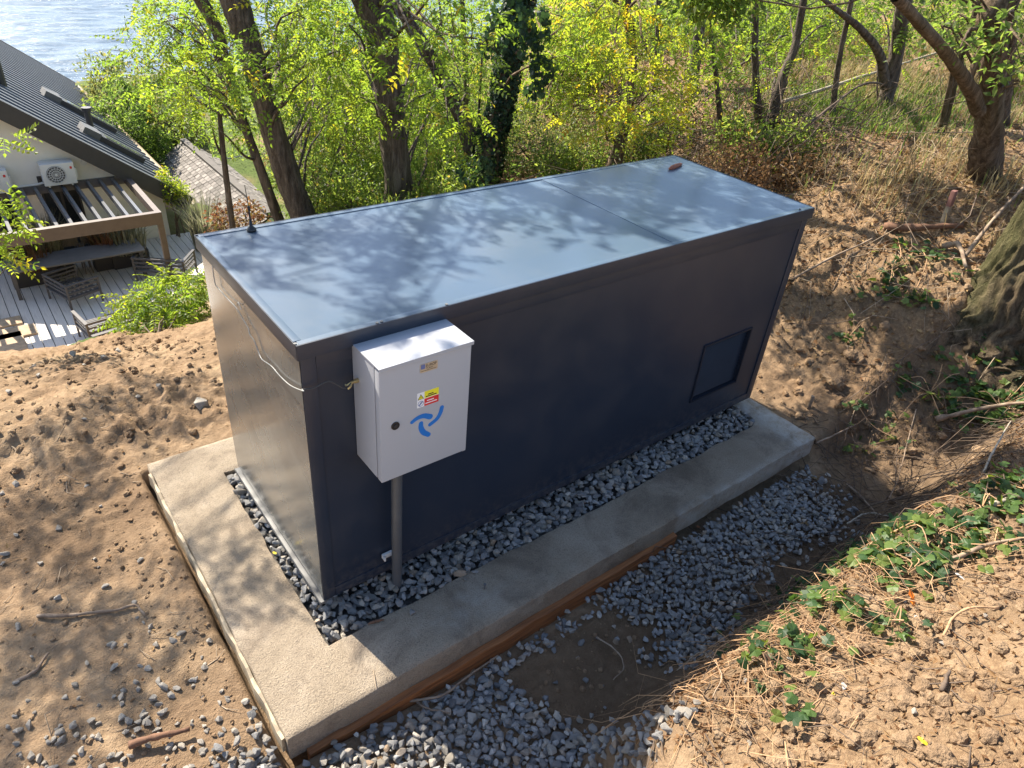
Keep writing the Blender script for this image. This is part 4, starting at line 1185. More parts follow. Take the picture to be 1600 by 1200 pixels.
# white cottage glimpsed between trunks
q = P(684, 268, 24)
ct = empty('cottage', (q[0], q[1] + 2, DECK_Z), 'white cottage glimpsed between the big trunk and the ivy trunk', 'house')
MB().box(q[0] - 2.2, q[0] + 2.2, q[1], q[1] + 4, q[2] - 3.5, q[2] + .55).build('wall', M['white_print'], ct)
MB().prism([(q[0] - 2.5, q[1] - .3, q[2] + .56), (q[0] + 2.5, q[1] - .3, q[2] + .56), (q[0] + 2.5, q[1] + 2, q[2] + 2.0), (q[0] - 2.5, q[1] + 2, q[2] + 2.0)], (0, 0, .12)).prism([(q[0] - 2.5, q[1] + 4.3, q[2] + .56), (q[0] + 2.5, q[1] + 4.3, q[2] + .56), (q[0] + 2.5, q[1] + 2.001, q[2] + 2.0), (q[0] - 2.5, q[1] + 2.001, q[2] + 2.0)], (0, 0, .12)).build('roof', M['paver'], ct)
w = MB().box(q[0] - .5, q[0] + .3, q[1] - .03, q[1] - .002, q[2] - .9, q[2] + .1).build('window', M['glass'], ct)

# ================================================================== VEGETATION HELPERS
def unit(a): return a / (np.linalg.norm(a, axis=-1, keepdims=True) + 1e-9)
class Leaves:
    def __init__(s): s.a = []
    def add(s, base, d, nor, Ln, W, tint, fold=.18):
        n = len(base)
        Ln = np.broadcast_to(Ln, n)[:, None]; W = np.broadcast_to(W, n)[:, None]
        d = unit(d); side = unit(np.cross(d, nor)); nor = np.cross(side, d)
        m = base + d * Ln * .45
        V = np.stack([base, m + side * W * .5 + nor * W * fold, base + d * Ln - nor * Ln * .08, m - side * W * .5 + nor * W * fold], 1)
        s.a.append((V.reshape(-1, 3), np.repeat(np.broadcast_to(tint, n), 4)))
        return s
    def pinnate(s, base, d, nor, length, tint, pairs=5, ll=.050, lw=.027):
        """feathered leaves: a row of leaflets on both sides of each drooping stalk"""
        n = len(base); d = unit(d); side = unit(np.cross(d, nor)); nor = np.cross(side, d)
        length = np.broadcast_to(length, n)
        for k in range(pairs + 1):
            f = (k + 1.0) / (pairs + 1); cur = length * f
            p = base + d * cur[:, None] - nor * (length * .35 * f * f)[:, None]
            dd = unit(d - nor * .7 * f)
            tt = (tint + rng.normal(0, .05, n)) % 1.0
            sc = length / .2 * (1 - .25 * abs(f - .5))
            if k == pairs: s.add(p, dd, nor + rng.normal(0, .2, (n, 3)), ll * sc, lw * sc, tt)
            else:
                for sg in (-1, 1):
                    s.add(p, side * sg + dd * .45 - nor * .15 + rng.normal(0, .12, (n, 3)), nor + rng.normal(0, .3, (n, 3)), ll * sc, lw * sc, tt)
        # stalk as a thin strip
        e = base + d * length[:, None] * .98 - nor * (length * .33)[:, None]
        V = np.stack([base - side * .0012, base + side * .0012, e + side * .0008, e - side * .0008], 1)
        s.a.append((V.reshape(-1, 3), np.repeat(tint, 4)))
        return s
    def build(s, name, mat, parent=None):
        V = np.concatenate([a for a, _ in s.a]); T = np.concatenate([t for _, t in s.a])
        F = np.arange(len(V)).reshape(-1, 4)
        F = np.concatenate([F[:, [0, 1, 2]], F[:, [0, 2, 3]]])
        return link(name, np_mesh(name, V, F, [mat], False, {'tint': np.clip(T, 0, 1)}), parent)
def in_lobe(c, r, n, hollow=.35):
    u_ = unit(rng.normal(size=(n, 3))); k = (hollow + (1 - hollow) * rng.random(n)) ** (1 / 2.2)
    return np.asarray(c) + u_ * k[:, None] * np.asarray(r), u_
def tints(n, lo=0.1, hi=.95): return lo + (hi - lo) * np.clip(rng.normal(.45, .24, n), 0, 1)
def rob_lobe(lv, c, r, n, ln=.19, hang=.25, lo=.05, hi=.95, pairs=5):
    r = np.broadcast_to(r, 3)
    p, u_ = in_lobe(c, r, n)
    d = unit(u_ * np.array([1, 1, .3]) + rng.normal(0, .5, (n, 3)) - np.array([0, 0, hang]))
    nor = unit(np.array([0, 0, 1.0]) + rng.normal(0, .45, (n, 3)))
    t0 = rng.normal(0, .1)
    lv.pinnate(p, d, nor, ln * rng.uniform(.65, 1.2, n), np.clip(tints(n, lo, hi) + t0, 0, 1), pairs)
def shrub_lobe(lv, c, r, n, ll=.045, lo=.05, hi=.95, hollow=.3):
    r = np.broadcast_to(r, 3)
    # twig-wise clumps so that light falls between them
    k = max(6, n // 22); q, u_ = in_lobe(c, r, k, hollow)
    i = rng.integers(0, k, n)
    p = q[i] + rng.normal(0, .055 + .06 * r.mean(), (n, 3)); d = unit(u_[i] + rng.normal(0, .8, (n, 3)))
    nor = unit(np.array([0, 0, 1.0]) + rng.normal(0, .6, (n, 3)))
    cl = rng.normal(0, .16, k)[i]
    lv.add(p, d, nor, ll * rng.uniform(.6, 1.3, n), ll * .58 * rng.uniform(.7, 1.2, n), np.clip(tints(n, lo, hi) + cl, 0, 1))

def ridged_tube(name, pts, mat, parent, n=26, m=90, rough=.12, seed=0, nr=9):
    """trunk surface with vertical bark furrows; pts rows x,y,z,r"""
    s = spline(pts, m); V, F = tube_arrays(s[:, :3], s[:, 3], n, True)
    V = np.array(V).reshape(m, n, 3); c = s[:, None, :3]
    th = np.arange(n)[None, :] / n; h = np.arange(m)[:, None] * np.linalg.norm(np.diff(s[:, :3], axis=0), axis=1).mean()
    wob = fbm(h * 1.3 + seed, th * 0 + 3.1, 2, seed) * .6
    q = np.abs((((th * nr + wob + fbm(h * 3 + 0 * th, th * 9, 2, seed + 1) * .8) % 1) - .5) * 2)
    k = 1 + rough * (q - .5) + rough * .9 * fbm(h * 2.1 + 0 * th, np.cos(th * 6.283) * 1.5 + seed, 3, seed + 2)
    V = c + (V - c) * k[..., None]
    F4 = np.array([f for f in F if len(f) == 4]); 
    me = np_mesh(name, V.reshape(-1, 3), F4, [mat], True)
    return link(name, me, parent)
def limb(mb, a, b, r0, r1, sag=.1, n=8, sides=6):
    a, b = np.asarray(a, float), np.asarray(b, float); ln = np.linalg.norm(b - a)
    mid1 = a + (b - a) * .35 + rng.normal(0, .05, 3) * ln + (0, 0, sag * ln); mid2 = a + (b - a) * .7 + rng.normal(0, .05, 3) * ln + (0, 0, sag * ln * .7)
    p = spline([a, mid1, mid2, b], n); mb.tube(p, np.linspace(r0, r1, n), sides)
def twigs_mesh(name, P0, P1, bend, r, mat, parent=None):
    """many thin bent three-sided twigs in one mesh"""
    n = len(P0); mid = (P0 + P1) / 2 + bend; r = np.broadcast_to(r, n)
    d = unit(P1 - P0); a = unit(np.cross(d, np.array([.3, .2, 1.0]) + 0 * d)); b_ = np.cross(d, a)
    rows = []
    for q, k in ((P0, 1.0), (mid, .8), (P1, .35)):
        for j in range(3):
            t = j * 2.0944; rows.append(q + (a * math.cos(t) + b_ * math.sin(t)) * (r * k)[:, None])
    V = np.stack(rows, 1).reshape(-1, 3); i = np.arange(n)[:, None] * 9
    F = np.concatenate([i + np.array([[s * 3 + j, s * 3 + (j + 1) % 3, s * 3 + 3 + (j + 1) % 3, s * 3 + 3 + j]]) for s in (0, 1) for j in range(3)])
    return link(name, np_mesh(name, V, F, [mat], True), parent)

def tree(label, way, lobes, mat='bark', leaf='robinia', group=None, name='robinia_tree', top=None, extra=(), style='rob', ln=.19, cat='tree', rough=.12, n=26, lo=.05, hi=.95):
    """way: rows (u,v,y_plane,width_px) from the root up; lobes: (centre, radius, count)"""
    pts = []; auto = way[0][2] is None
    if auto:
        y0 = float(G(way[0][0], way[0][1])[1]); way = [(u, v, y0, w) for (u, v, y, w) in way]; extra = [[(u, v, y0, w) for (u, v, y, w) in ex] for ex in extra]
    for (u, v, y, w) in way:
        q = on_y(u, v, y); pts.append([*q, w * ((q - CAM) @ -MR[2]) / FPX / 2])
    pts = np.array(pts)
    gzv = float(gz(pts[0][0], pts[0][1]))
    d = pts[0] - pts[1]
    if pts[0][2] > gzv - .1:
        k = (pts[0][2] - gzv + .15) / max(.2, -d[2]); foot = pts[0][:3] + d[:3] * min(k, 3); foot[2] = gzv - .15
        pts = np.vstack([[*foot, pts[0][3] * 1.12], pts])
    if auto:
        e = pts[-1].copy(); dd = pts[-1][:3] - pts[-2][:3]; dd = dd / np.linalg.norm(dd); e[:3] += dd * 2.2; e[3] *= .7; pts = np.vstack([pts, e]); top = None
    if top is not None: pts = np.vstack([pts, [top]]) if np.ndim(top) == 1 else np.vstack([pts, top])
    root = empty(name, (pts[0][0], pts[0][1], gzv), label, cat, group)
    ridged_tube('trunk', pts, M[mat], root, n=n, rough=rough, seed=int(pts[0][0] * 100) % 97)
    sp = spline(pts, 60)
    for ex in extra:
        e = np.array([[*on_y(u, v, y), w] for (u, v, y, w) in ex])
        e[:, 3] = [w * ((q[:3] - CAM) @ -MR[2]) / FPX / 2 for q, (_, _, _, w) in zip(e, ex)]
        ridged_tube('branch', e, M[mat], root, n=14, m=40, rough=rough, seed=3)
    if lobes:
        lv = Leaves()
        for (c, r, cnt) in lobes:
            c = np.asarray(c, float); bm_ = MB(); sh = isinstance(r, tuple); cnt = int(cnt * (3.0 if sh else .9)); r = tuple(q * .8 for q in r) if sh else r; lnn = ln * (.78 if sh and style == 'rob' else 1)
            if style == 'rob': rob_lobe(lv, c, r, cnt, lnn, lo=lo, hi=hi)
            else: shrub_lobe(lv, c, r, cnt, ln, lo=lo, hi=hi)
            k = np.argmin(np.linalg.norm(sp[:, :3] - (c - (0, 0, .5)), axis=1))
            rr = min(sp[k][3] * .35, .007 if sh else .016)
            limb(bm_, sp[k][:3], c, rr, .006, .06)
            for j in range(0 if sh else 4):
                limb(bm_, c + rng.normal(0, .05, 3), c + unit(rng.normal(size=3)) * np.mean(r) * .9, .004, .0015, 0, 4, 4)
            bm_.build('branch', M[mat], root, smooth=True)
        lv.build('crown', M[leaf], root)
    return root
def shade(u, v, k, z=None, on='roof'):
    """point k metres towards the sun from the surface seen at (u,v): where the crown that shades it hangs"""
    p = on_z(u, v, ZT) if on == 'roof' else G(u, v) if on == 'ground' else on_x(u, v, 0)
    return p + SUN * k * {'roof': .62, 'ground': .62, 'wall': .5}[on]

# ================================================================== TREES BEHIND THE CABIN
def fill(k, u0, u1, v0, v1, t0, t1, r0, r1, dens=300):
    out = []
    for _ in range(k):
        r = rng.uniform(r0, r1)
        out.append((P(rng.uniform(u0, u1), rng.uniform(v0, v1), rng.uniform(t0, t1)), r, int(dens * r * r) + 6))
    return out

R_ = lambda u, v, t: P(u, v, t)
tree('slim robinia trunk leaning left at the far left of the trunk row', [(428, 322, 5.2, 15), (379, 186, 5.2, 13), (351, 91, 5.2, 15), (314, 0, 5.2, 21)],
     fill(12, 235, 335, -10, 130, 8.0, 9.5, .3, .45) + [(R_(268, 40, 7.4), .45, 60), (R_(300, 110, 7.2), .42, 60), (R_(255, 95, 8.2), .45, 55), (R_(215, 95, 8.6), .35, 30), (R_(325, 135, 6.9), .3, 40), (R_(345, 205, 7.6), .16, 14),
      (shade(30, 930, 7.0, on='ground'), (.42, .3, .2), 26), (shade(150, 950, 6.6, on='ground'), (.3, .25, .2), 16), (shade(60, 1085, 6.8, on='ground'), (.42, .35, .2), 26), (shade(210, 1040, 6.4, on='ground'), (.26, .26, .2), 13), (shade(110, 1120, 6.8, on='ground'), (.35, .3, .2), 24), (shade(60, 850, 6.6, on='ground'), (.3, .22, .2), 14), (shade(150, 1010, 6.8, on='ground'), (.25, .2, .2), 10)],
     top=np.array([[.55, 5.2, 3.2, .075], [.2, 5.0, 4.6, .06]]))
tree('thick dark robinia trunk leaning left, second large trunk behind the cabin', [(478, 345, 4.6, 40), (455, 290, 4.6, 38), (420, 182, 4.6, 36), (388, 68, 4.6, 37), (366, 0, 4.6, 42)],
     fill(18, 400, 560, -20, 230, 8.6, 11.0, .4, .6) + [(R_(375, 75, 6.0), .16, 16), (R_(395, 115, 5.9), .18, 18), (R_(450, 70, 6.6), .3, 34), (R_(480, 120, 6.4), .3, 36), (R_(525, 80, 6.8), .36, 46), (R_(440, 150, 6.7), .2, 18), (R_(515, 160, 7.2), .34, 36), (R_(470, 15, 6.5), .34, 44),
      (shade(345, 392, 5.0), (.16, .14, .1), 9), (shade(420, 395, 5.2), (.18, .14, .12), 10), (shade(395, 445, 5.4), (.10, .1, .1), 5), (shade(480, 385, 5.0), (.15, .14, .1), 7),
      (shade(390, 1000, 6.4, on='ground'), (.16, .14, .1), 9), (shade(485, 1050, 6.5, on='ground'), (.13, .12, .1), 7), (shade(420, 1060, 6.5, on='ground'), (.12, .12, .1), 5),
      (shade(240, 610, 6.0, on='ground'), (.4, .10, .12), 18), (shade(170, 690, 6.0, on='ground'), (.5, .12, .15), 22), (shade(60, 790, 6.3, on='ground'), (.4, .16, .15), 22),
      (shade(400, 560, 5.6, on='wall'), (.12, .25, .1), 7), (shade(420, 700, 5.8, on='wall'), (.12, .22, .1), 6)],
     top=np.array([[1.25, 4.6, 3.0, .13], [.95, 4.7, 4.6, .10], [.9, 4.9, 6.0, .06]]), rough=.16)
tree('tall straight grey robinia trunk, the widest one behind the middle of the roof', [(626, 318, 4.4, 46), (613, 200, 4.4, 41), (600, 100, 4.4, 45), (578, 0, 4.4, 55)],
     fill(12, 530, 720, -20, 200, 9, 11.5, .4, .6) + [(R_(560, 150, 7.4), .4, 50), (R_(545, 40, 7.0), .4, 55), (R_(655, 30, 5.4), .25, 26), (R_(660, 90, 5.0), .2, 18), (R_(690, 40, 5.2), .22, 20),
      (shade(590, 395, 5.0), (.18, .12, .1), 15), (shade(660, 405, 5.2), (.17, .11, .1), 13), (shade(620, 430, 5.2), (.10, .1, .1), 7), (shade(560, 425, 5.4), (.12, .08, .1), 6), (shade(640, 365, 4.8), (.20, .12, .1), 11), (shade(560, 370, 4.8), (.16, .1, .1), 8),
      (shade(720, 355, 5.0), (.22, .14, .12), 18), (shade(790, 320, 4.8), (.2, .16, .12), 17), (shade(640, 505, 5.6), (.1, .06, .08), 7), (shade(600, 480, 5.6), (.06, .05, .06), 3)],
     top=np.array([[1.92, 4.4, 2.8, .14], [1.75, 4.5, 4.4, .11], [1.7, 4.6, 6.2, .06]]), rough=.16)
tree('slanting bare dark stem crossing between the widest trunk and the ivy trunk', [(746, 290, 4.95, 30), (730, 205, 4.95, 27), (690, 120, 4.95, 22), (642, 42, 4.95, 19), (606, 0, 4.95, 18)],
     [(R_(720, 120, 5.6), .22, 18), (R_(745, 60, 5.4), .22, 20), (R_(700, 190, 7.0), .36, 40), (R_(720, 215, 7.4), .3, 30), (shade(840, 345, 5.2), (.2, .1, .1), 9), (shade(880, 320, 5.2), (.22, .12, .1), 10), (shade(900, 370, 5.4), (.16, .1, .1), 6)],
     name='robinia_tree', top=np.array([[1.7, 4.9, 2.6, .04], [1.5, 4.9, 3.4, .02]]))
ivt = tree('upright trunk wrapped in dark ivy behind the roof', [(752, 305, 4.7, 46), (766, 230, 4.7, 42), (784, 160, 4.7, 36), (797, 80, 4.7, 34), (812, 0, 4.7, 34)],
     [(shade(960, 330, 5.2), (.30, .10, .12), 22), (shade(1000, 268, 4.9), (.35, .2, .12), 26), (shade(1120, 300, 5.0), (.4, .12, .12), 26), (shade(1200, 330, 5.2), (.25, .1, .1), 14), (shade(960, 300, 5.2), (.34, .22, .15), 40), (shade(1040, 290, 5.2), (.36, .22, .15), 46), (shade(1010, 345, 5.4), (.28, .12, .12), 22), (shade(1090, 330, 5.4), (.3, .15, .12), 28), (shade(930, 275, 4.9), (.25, .15, .12), 18), (R_(880, 40, 7.5), .4, 50), (R_(900, 100, 7.2), .35, 36)],
     top=np.array([[3.3, 4.7, 3.0, .12], [3.5, 4.8, 5.2, .09], [3.5, 4.9, 6.4, .05]]), mat='bark_warm')
# ---- ivy climbing it
def ivy_leaf_mesh(k=0):
    r_ = np.random.default_rng(40 + k)
    an = np.array([0, 24, 50, 82, 112, 146, 176]) + r_.normal(0, 3, 7) * (np.arange(7) > 0); rd_ = np.array([1.0, .70, .80, .60, .70, .58, .16]) * r_.uniform(.88, 1.1, 7)
    cu = r_.uniform(.10, .32); fo = r_.uniform(-.25, .2)
    def pt_(a, q): x, y = q * math.cos(math.radians(a)), q * math.sin(math.radians(a)); return (x, y, -cu * x * abs(x) + fo * abs(y) + .05 * math.sin(x * 7 + k))
    pt = [(0.1, 0, .05)] + [pt_(a, q) for a, q in zip(an, rd_)]
    rd2 = rd_ * r_.uniform(.88, 1.1, 7)
    pt += [pt_(-a, q) for a, q in list(zip(an, rd2))[-2:0:-1]]
    n = len(pt) - 1
    return np.array(pt), [(0, 1 + i, 1 + (i + 1) % n) for i in range(n)]
IVV, IVF = ivy_leaf_mesh()
def ivy_mesh(name, mat, t, k=0):
    v, f = ivy_leaf_mesh(k)
    return np_mesh(name, v, np.array(f), [mat], False, {'tint': np.full(len(v), t)})
IVY = [ivy_mesh('leaf', M['ivy'], t, i) for i, t in enumerate((.1, .25, .4, .5, .6, .7, .78, .86, .92, .97, .99, .8))]
IVD = [ivy_mesh('leaf', M['ivydark'], t, i) for i, t in enumerate((.1, .4, .7, .95))]
def put_leaf(lib, p, d, nor, s, parent, name='leaf'):
    d = Vector(d).normalized(); nor = Vector(nor); y = nor.cross(d).normalized(); z = d.cross(y)
    m = Matrix((d, y, z)).transposed().to_4x4()
    o = bpy.data.objects.new(name, random.choice(lib)); COL.objects.link(o)
    o.parent = parent
    if parent is not None: o.matrix_parent_inverse = Matrix.Translation(-parent_origin(parent))
    o.matrix_basis = Matrix.Translation(Vector(p)) @ m @ Matrix.Diagonal((s, s, s, 1))
    return o
vine = empty('ivy_vine', (3.7, 4.6, 0), 'dark ivy covering the upright trunk and trailing off its right side', 'ivy')
cl = spline([[*on_y(u, v, 4.7), w] for (u, v, w) in ((752, 305, .155), (766, 230, .15), (784, 160, .13), (797, 80, .13), (812, 0, .14), (818, -40, .14))], 80)
lvv = []; 
for i in range(3600):
    q = cl[rng.integers(80)]; a = rng.uniform(0, 6.283); rr = q[3] * rng.uniform(.92, 1.32)
    pos = q[:3] + np.array([math.cos(a) * rr, math.sin(a) * rr, rng.normal(0, .03)]); out = np.array([math.cos(a), math.sin(a), .25])
    lvv.append((pos, np.array([rng.normal(0, .5), rng.normal(0, .5), -1.0]), out + rng.normal(0, .35, 3), rng.uniform(.026, .048)))
for (u, v, t, r_, k) in ((838, 40, 7.1, .16, 60), (848, 110, 7.1, .13, 50), (836, 140, 7.2, .1, 30), (790, 30, 6.9, .2, 70), (770, 70, 6.9, .15, 40), (745, 270, 7.6, .2, 70), (720, 290, 7.9, .16, 45), (828, 75, 7.1, .12, 30)):
    pp, uu = in_lobe(P(u, v, t), r_, k)
    for p_ in pp: lvv.append((p_, np.array([rng.normal(0, .5), rng.normal(0, .5), -1.0]), np.array([-.3, -.8, .5]) + rng.normal(0, .4, 3), rng.uniform(.03, .055)))
fi = sorted(range(len(lvv)), key=lambda i: np.linalg.norm(lvv[i][0] - CAM) - lvv[i][3] * 8)
fi = [i for i in fi if visible(lvv[i][0], 0)]
own = set(fi[:280])
for i in own: put_leaf(IVD, *lvv[i][:4], vine)
V = []; F = []; T = []
for i, (p, d, nor, s) in enumerate(lvv):
    if i in own: continue
    d = unit(d); y = unit(np.cross(nor, d)); z = np.cross(d, y); b0 = len(V) * len(IVV)
    V.append(IVV @ np.stack([d, y, z]) * s + p); F += [(a + b0, b_ + b0, c + b0) for a, b_, c in IVF]; T += [rng.random()] * len(IVV)
o = link('leaves', np_mesh('leaves', np.concatenate(V), np.array(F), [M['ivydark']], False, {'tint': T}), vine); tag(o, kind='stuff')
sm = MB()
for k in range(5):
    a0 = rng.uniform(0, 6.28)
    sm.tube([cl[i][:3] + np.array([math.cos(a0 + i * .02) * (cl[i][3] + .008), math.sin(a0 + i * .02) * (cl[i][3] + .008), 0]) for i in range(0, 80, 6)], .008, 5)
sm.build('stem', M['twig'], vine)

tree('thin dead bare stem in front of the old shed roof', [(364, 360, 5.6, 10), (350, 250, 5.6, 9), (343, 178, 5.6, 7)], [], name='dead_tree', mat='bark', n=12,
     extra=[[(350, 250, 5.6, 4), (338, 225, 5.6, 3), (332, 200, 5.6, 2)]])
tree('brown leaning trunk behind the roof with yellowing leaves and hanging pods', [(957, 268, 3.6, 26), (968, 215, 3.6, 22), (985, 140, 3.6, 17), (986, 60, 3.6, 15), (978, 0, 3.6, 15)],
     fill(6, 900, 1060, -20, 200, 7.5, 9, .25, .4) + [(R_(960, 60, 6.6), .3, 40), (R_(1010, 70, 6.2), .26, 34), (R_(940, 130, 6.8), .3, 36), (R_(1000, 150, 6.3), .26, 34), (R_(960, 190, 6.7), .24, 26), (R_(1030, 190, 6.5), .22, 24), (R_(905, 170, 7.3), .3, 30), (R_(1060, 110, 6.6), .25, 26), (R_(1075, 160, 6.2), .2, 18), (R_(930, 20, 7), .3, 34), (R_(1040, 20, 7), .3, 34),
      (shade(1150, 330, 5.4), (.28, .12, .12), 24), (shade(1190, 300, 5.2), (.2, .16, .1), 14), (shade(1110, 280, 5.0), (.28, .15, .1), 18)],
     leaf='robyellow', mat='bark_warm', top=np.array([[4.4, 3.6, 3.2, .05], [4.3, 3.8, 5.0, .04]]), lo=.0, hi=1)
tree('forked grey trunk just right of the yellowing tree, beyond the roof end', [(1064, 250, 4.1, 27), (1076, 185, 4.1, 21), (1084, 115, 4.1, 17), (1092, 50, 4.1, 15), (1101, 0, 4.1, 14)],
     fill(14, 1070, 1330, -20, 130, 11.5, 13.5, .4, .7) + [(R_(1100, 60, 8), .4, 50), (R_(1130, 110, 8.2), .4, 50), (R_(1110, 20, 7.5), .4, 50), (shade(1270, 560, 6.0, on='ground'), (.30, .14, .15), 20), (shade(1300, 490, 6.0, on='ground'), (.26, .2, .15), 16), (shade(1330, 610, 6.0, on='ground'), (.35, .2, .15), 22)],
     extra=[[(1068, 242, 4.1, 12), (1058, 222, 4.1, 9), (1046, 207, 4.1, 8)], [(1086, 95, 4.1, 6), (1104, 60, 4.1, 4), (1112, 20, 4.1, 3)], [(1092, 35, 4.1, 8), (1065, 12, 4.1, 7), (1020, 6, 4.1, 6)]], mat='bark', top=np.array([[5.1, 4.1, 3.0, .05], [5.0, 4.1, 4.6, .04]]))
tree('straight thin pole-like trunk amid the green thicket right of centre', [(1186, 190, None, 13), (1180, 110, None, 11), (1180, 0, None, 11)],
     [(R_(1170, 60, 11), .6, 60), (R_(1200, 20, 11), .6, 60)], top=np.array([[6.6, 4.0, 3.2, .04]]), n=14)
tree('slim trunk bending right over the dry slope, with yellow leaves low on it', [(1203, 195, None, 19), (1224, 118, None, 15), (1243, 70, None, 12), (1256, 0, None, 11)],
     [(R_(1240, 110, 8.6), .25, 20), (R_(1235, 25, 9), .4, 40), (R_(1290, 40, 9.2), .4, 40)], leaf='robinia', top=np.array([[6.6, 3.1, 2.8, .04]]), n=16)
tree('dark double trunk with loose hanging bark strips at the clearing edge', [(1378, 172, None, 24), (1393, 120, None, 22), (1404, 60, None, 21), (1413, 0, None, 24)],
     [(R_(1380, 20, 9.5), .4, 40), (R_(1425, 15, 9.4), .4, 40), (R_(1370, 100, 9.6), .3, 18)], extra=[[(1384, 135, None, 16), (1374, 85, None, 13), (1345, 46, None, 11), (1308, 16, None, 8), (1270, -14, None, 5)], [(1388, 160, None, 12), (1396, 100, None, 9), (1398, 50, None, 7)]], mat='bark', top=np.array([[7.7, 2.5, 3.2, .09]]))
tree('two pale stems joined at the root in the grassy clearing', [(1470, 213, None, 13), (1486, 150, None, 11), (1499, 100, None, 9), (1520, 30, None, 8)],
     [(R_(1515, 30, 7.5), .3, 24), (R_(1490, 40, 8), .25, 16)], extra=[[(1467, 212, None, 9), (1481, 150, None, 8), (1489, 105, None, 7), (1485, 60, None, 5)]], mat='bark_moss', leaf='shrub', style='shrub', ln=.05, name='young_tree', top=np.array([[7.3, 2.0, 2.6, .02]]), n=16)
tree('big rough brown trunk with a heavy limb leaning left, on the right slope', [(1536, 285, .28, 52), (1542, 225, .28, 42), (1548, 150, .28, 35), (1553, 70, .28, 36), (1562, 0, .28, 42)],
     [(R_(1575, 15, 6.2), .28, 160), (R_(1600, 70, 5.6), .22, 130), (R_(1470, 40, 6.6), .25, 160), (R_(1500, 75, 5.6), .12, 40), (R_(1590, 130, 6.4), .15, 40),
      (shade(1420, 510, 5.6, on='ground'), (.34, .18, .15), 380), (shade(1480, 640, 5.2, on='ground'), (.4, .25, .15), 480), (shade(1550, 720, 5.2, on='ground'), (.3, .2, .15), 300), (shade(1460, 330, 5.0, on='ground'), (.4, .2, .15), 300), (shade(1570, 310, 4.6, on='ground'), (.5, .3, .15), 400), (shade(1290, 690, 6, on='ground'), (.3, .2, .15), 260)],
     extra=[[(1530, 175, .28, 20), (1516, 140, .28, 20), (1484, 92, .26, 19), (1450, 50, .24, 17), (1400, -5, .2, 16)], [(1514, 128, .3, 9), (1530, 85, .3, 10), (1545, 45, .3, 9), (1550, 0, .3, 9)]],
     mat='bark_warm', leaf='shrub', style='shrub', ln=.06, name='plum_tree', top=np.array([[6.0, .3, 3.0, .11], [5.9, .5, 4.8, .07]]), rough=.2)
tree('dark stem standing behind the big rough trunk at the right', [(1562, 215, .95, 22), (1573, 130, .95, 18), (1580, 60, .95, 16), (1586, 0, .95, 15)], [(R_(1570, 20, 8), .3, 120)], mat='bark', leaf='shrub', style='shrub', ln=.05, name='plum_tree', n=16, top=np.array([[7.6, .95, 2.6, .04]]))
for (lb, way) in (('slim dark trunk between the yellowing tree and the forked trunk', [(1018, 205, None, 11), (1026, 100, None, 9), (1030, 0, None, 9)]), ('thin dark trunk leaning left, just right of the forked trunk', [(1128, 215, None, 10), (1118, 110, None, 8), (1102, 0, None, 8)]),
                  ('slim dark trunk between the bending trunk and the dark double trunk', [(1300, 180, None, 10), (1312, 90, None, 8), (1330, 0, None, 8)])):
    tree(lb, way, [], name='young_tree', n=12)
# thick leaning trunk at the right border: only its mossy foot shows
gq = G(1545, 515)
mt = empty('mossy_trunk', gq, 'thick mossy trunk foot leaning out of view at the right border', 'tree')
def wp(u, v, y): return on_y(u, v, y)
t0 = np.linalg.norm(gq - CAM)
ax = [(1535, 600, t0 + .30, .58), (1557, 555, t0 + .30, .50), (1592, 500, t0 + .26, .42), (1640, 425, t0 + .2, .37), (1700, 330, t0 + .1, .34), (1790, 180, t0, .32)]
pts = [[*P(u, v, t), r] for (u, v, t, r) in ax]
e_ = np.array(pts[-1][:3])
pts += [[*(e_ + (.45, -.05, 1.3)), .27], [*(e_ + (.8, -.02, 2.8)), .20], [*(e_ + (1.0, .1, 4.4)), .09]]
ridged_tube('trunk', pts, M['bark_moss'], mt, n=200, m=170, rough=.11, seed=9, nr=27)
# faint far stems
for (lb, way) in (('thin pale stem left of the ivy trunk', [(731, 185, 6.2, 9), (727, 90, 6.2, 8), (722, 0, 6.2, 8)]), ('dark far stem between the ivy trunk and the yellowing tree', [(896, 110, 9, 12), (902, 60, 9, 13), (899, 0, 9, 14)]),
                  ('reddish thin stem close beside the ivy trunk', [(747, 210, 5.4, 5), (749, 160, 5.4, 4), (753, 90, 5.4, 3)]), ('far pole-thin stem at the top, right of the pole-like trunk', [(1200, 90, 12, 7), (1201, 0, 12, 7)])):
    tree(lb, way, [], name='young_tree', n=12, cat='tree')

# ================================================================== SHRUBS AND UNDERGROWTH
def shrub(label, u, v, t, r, n, leaf='shrub', ll=.045, name='shrub', lo=.05, hi=.95, ground_it=True, cat='shrub', lobes=5, group=None):
    c = P(u, v, t); r = np.broadcast_to(np.asarray(r, float), 3)
    g = float(gz(c[0], c[1]))
    root = empty(name, (c[0], c[1], g), label, cat, group)
    lv = Leaves(); st = MB()
    for k in range(lobes):
        o_ = c + rng.uniform(-.62, .62, 3) * r * np.array([1, 1, .8]); rr = r * rng.uniform(.42, .72)
        shrub_lobe(lv, o_, rr, n // lobes, ll, lo, hi)
        limb(st, (c[0] + rng.normal(0, .1), c[1] + rng.normal(0, .1), g - .05), o_, .02, .006, .05)
        for j in range(5): limb(st, o_ - (0, 0, .1), o_ + unit(rng.normal(size=3) + (0, 0, .4)) * rr, .006, .002, .0, 4, 4)
    st.build('stems', M['twig'], root, smooth=True)
    lv.build('foliage', M[leaf], root)
    return root
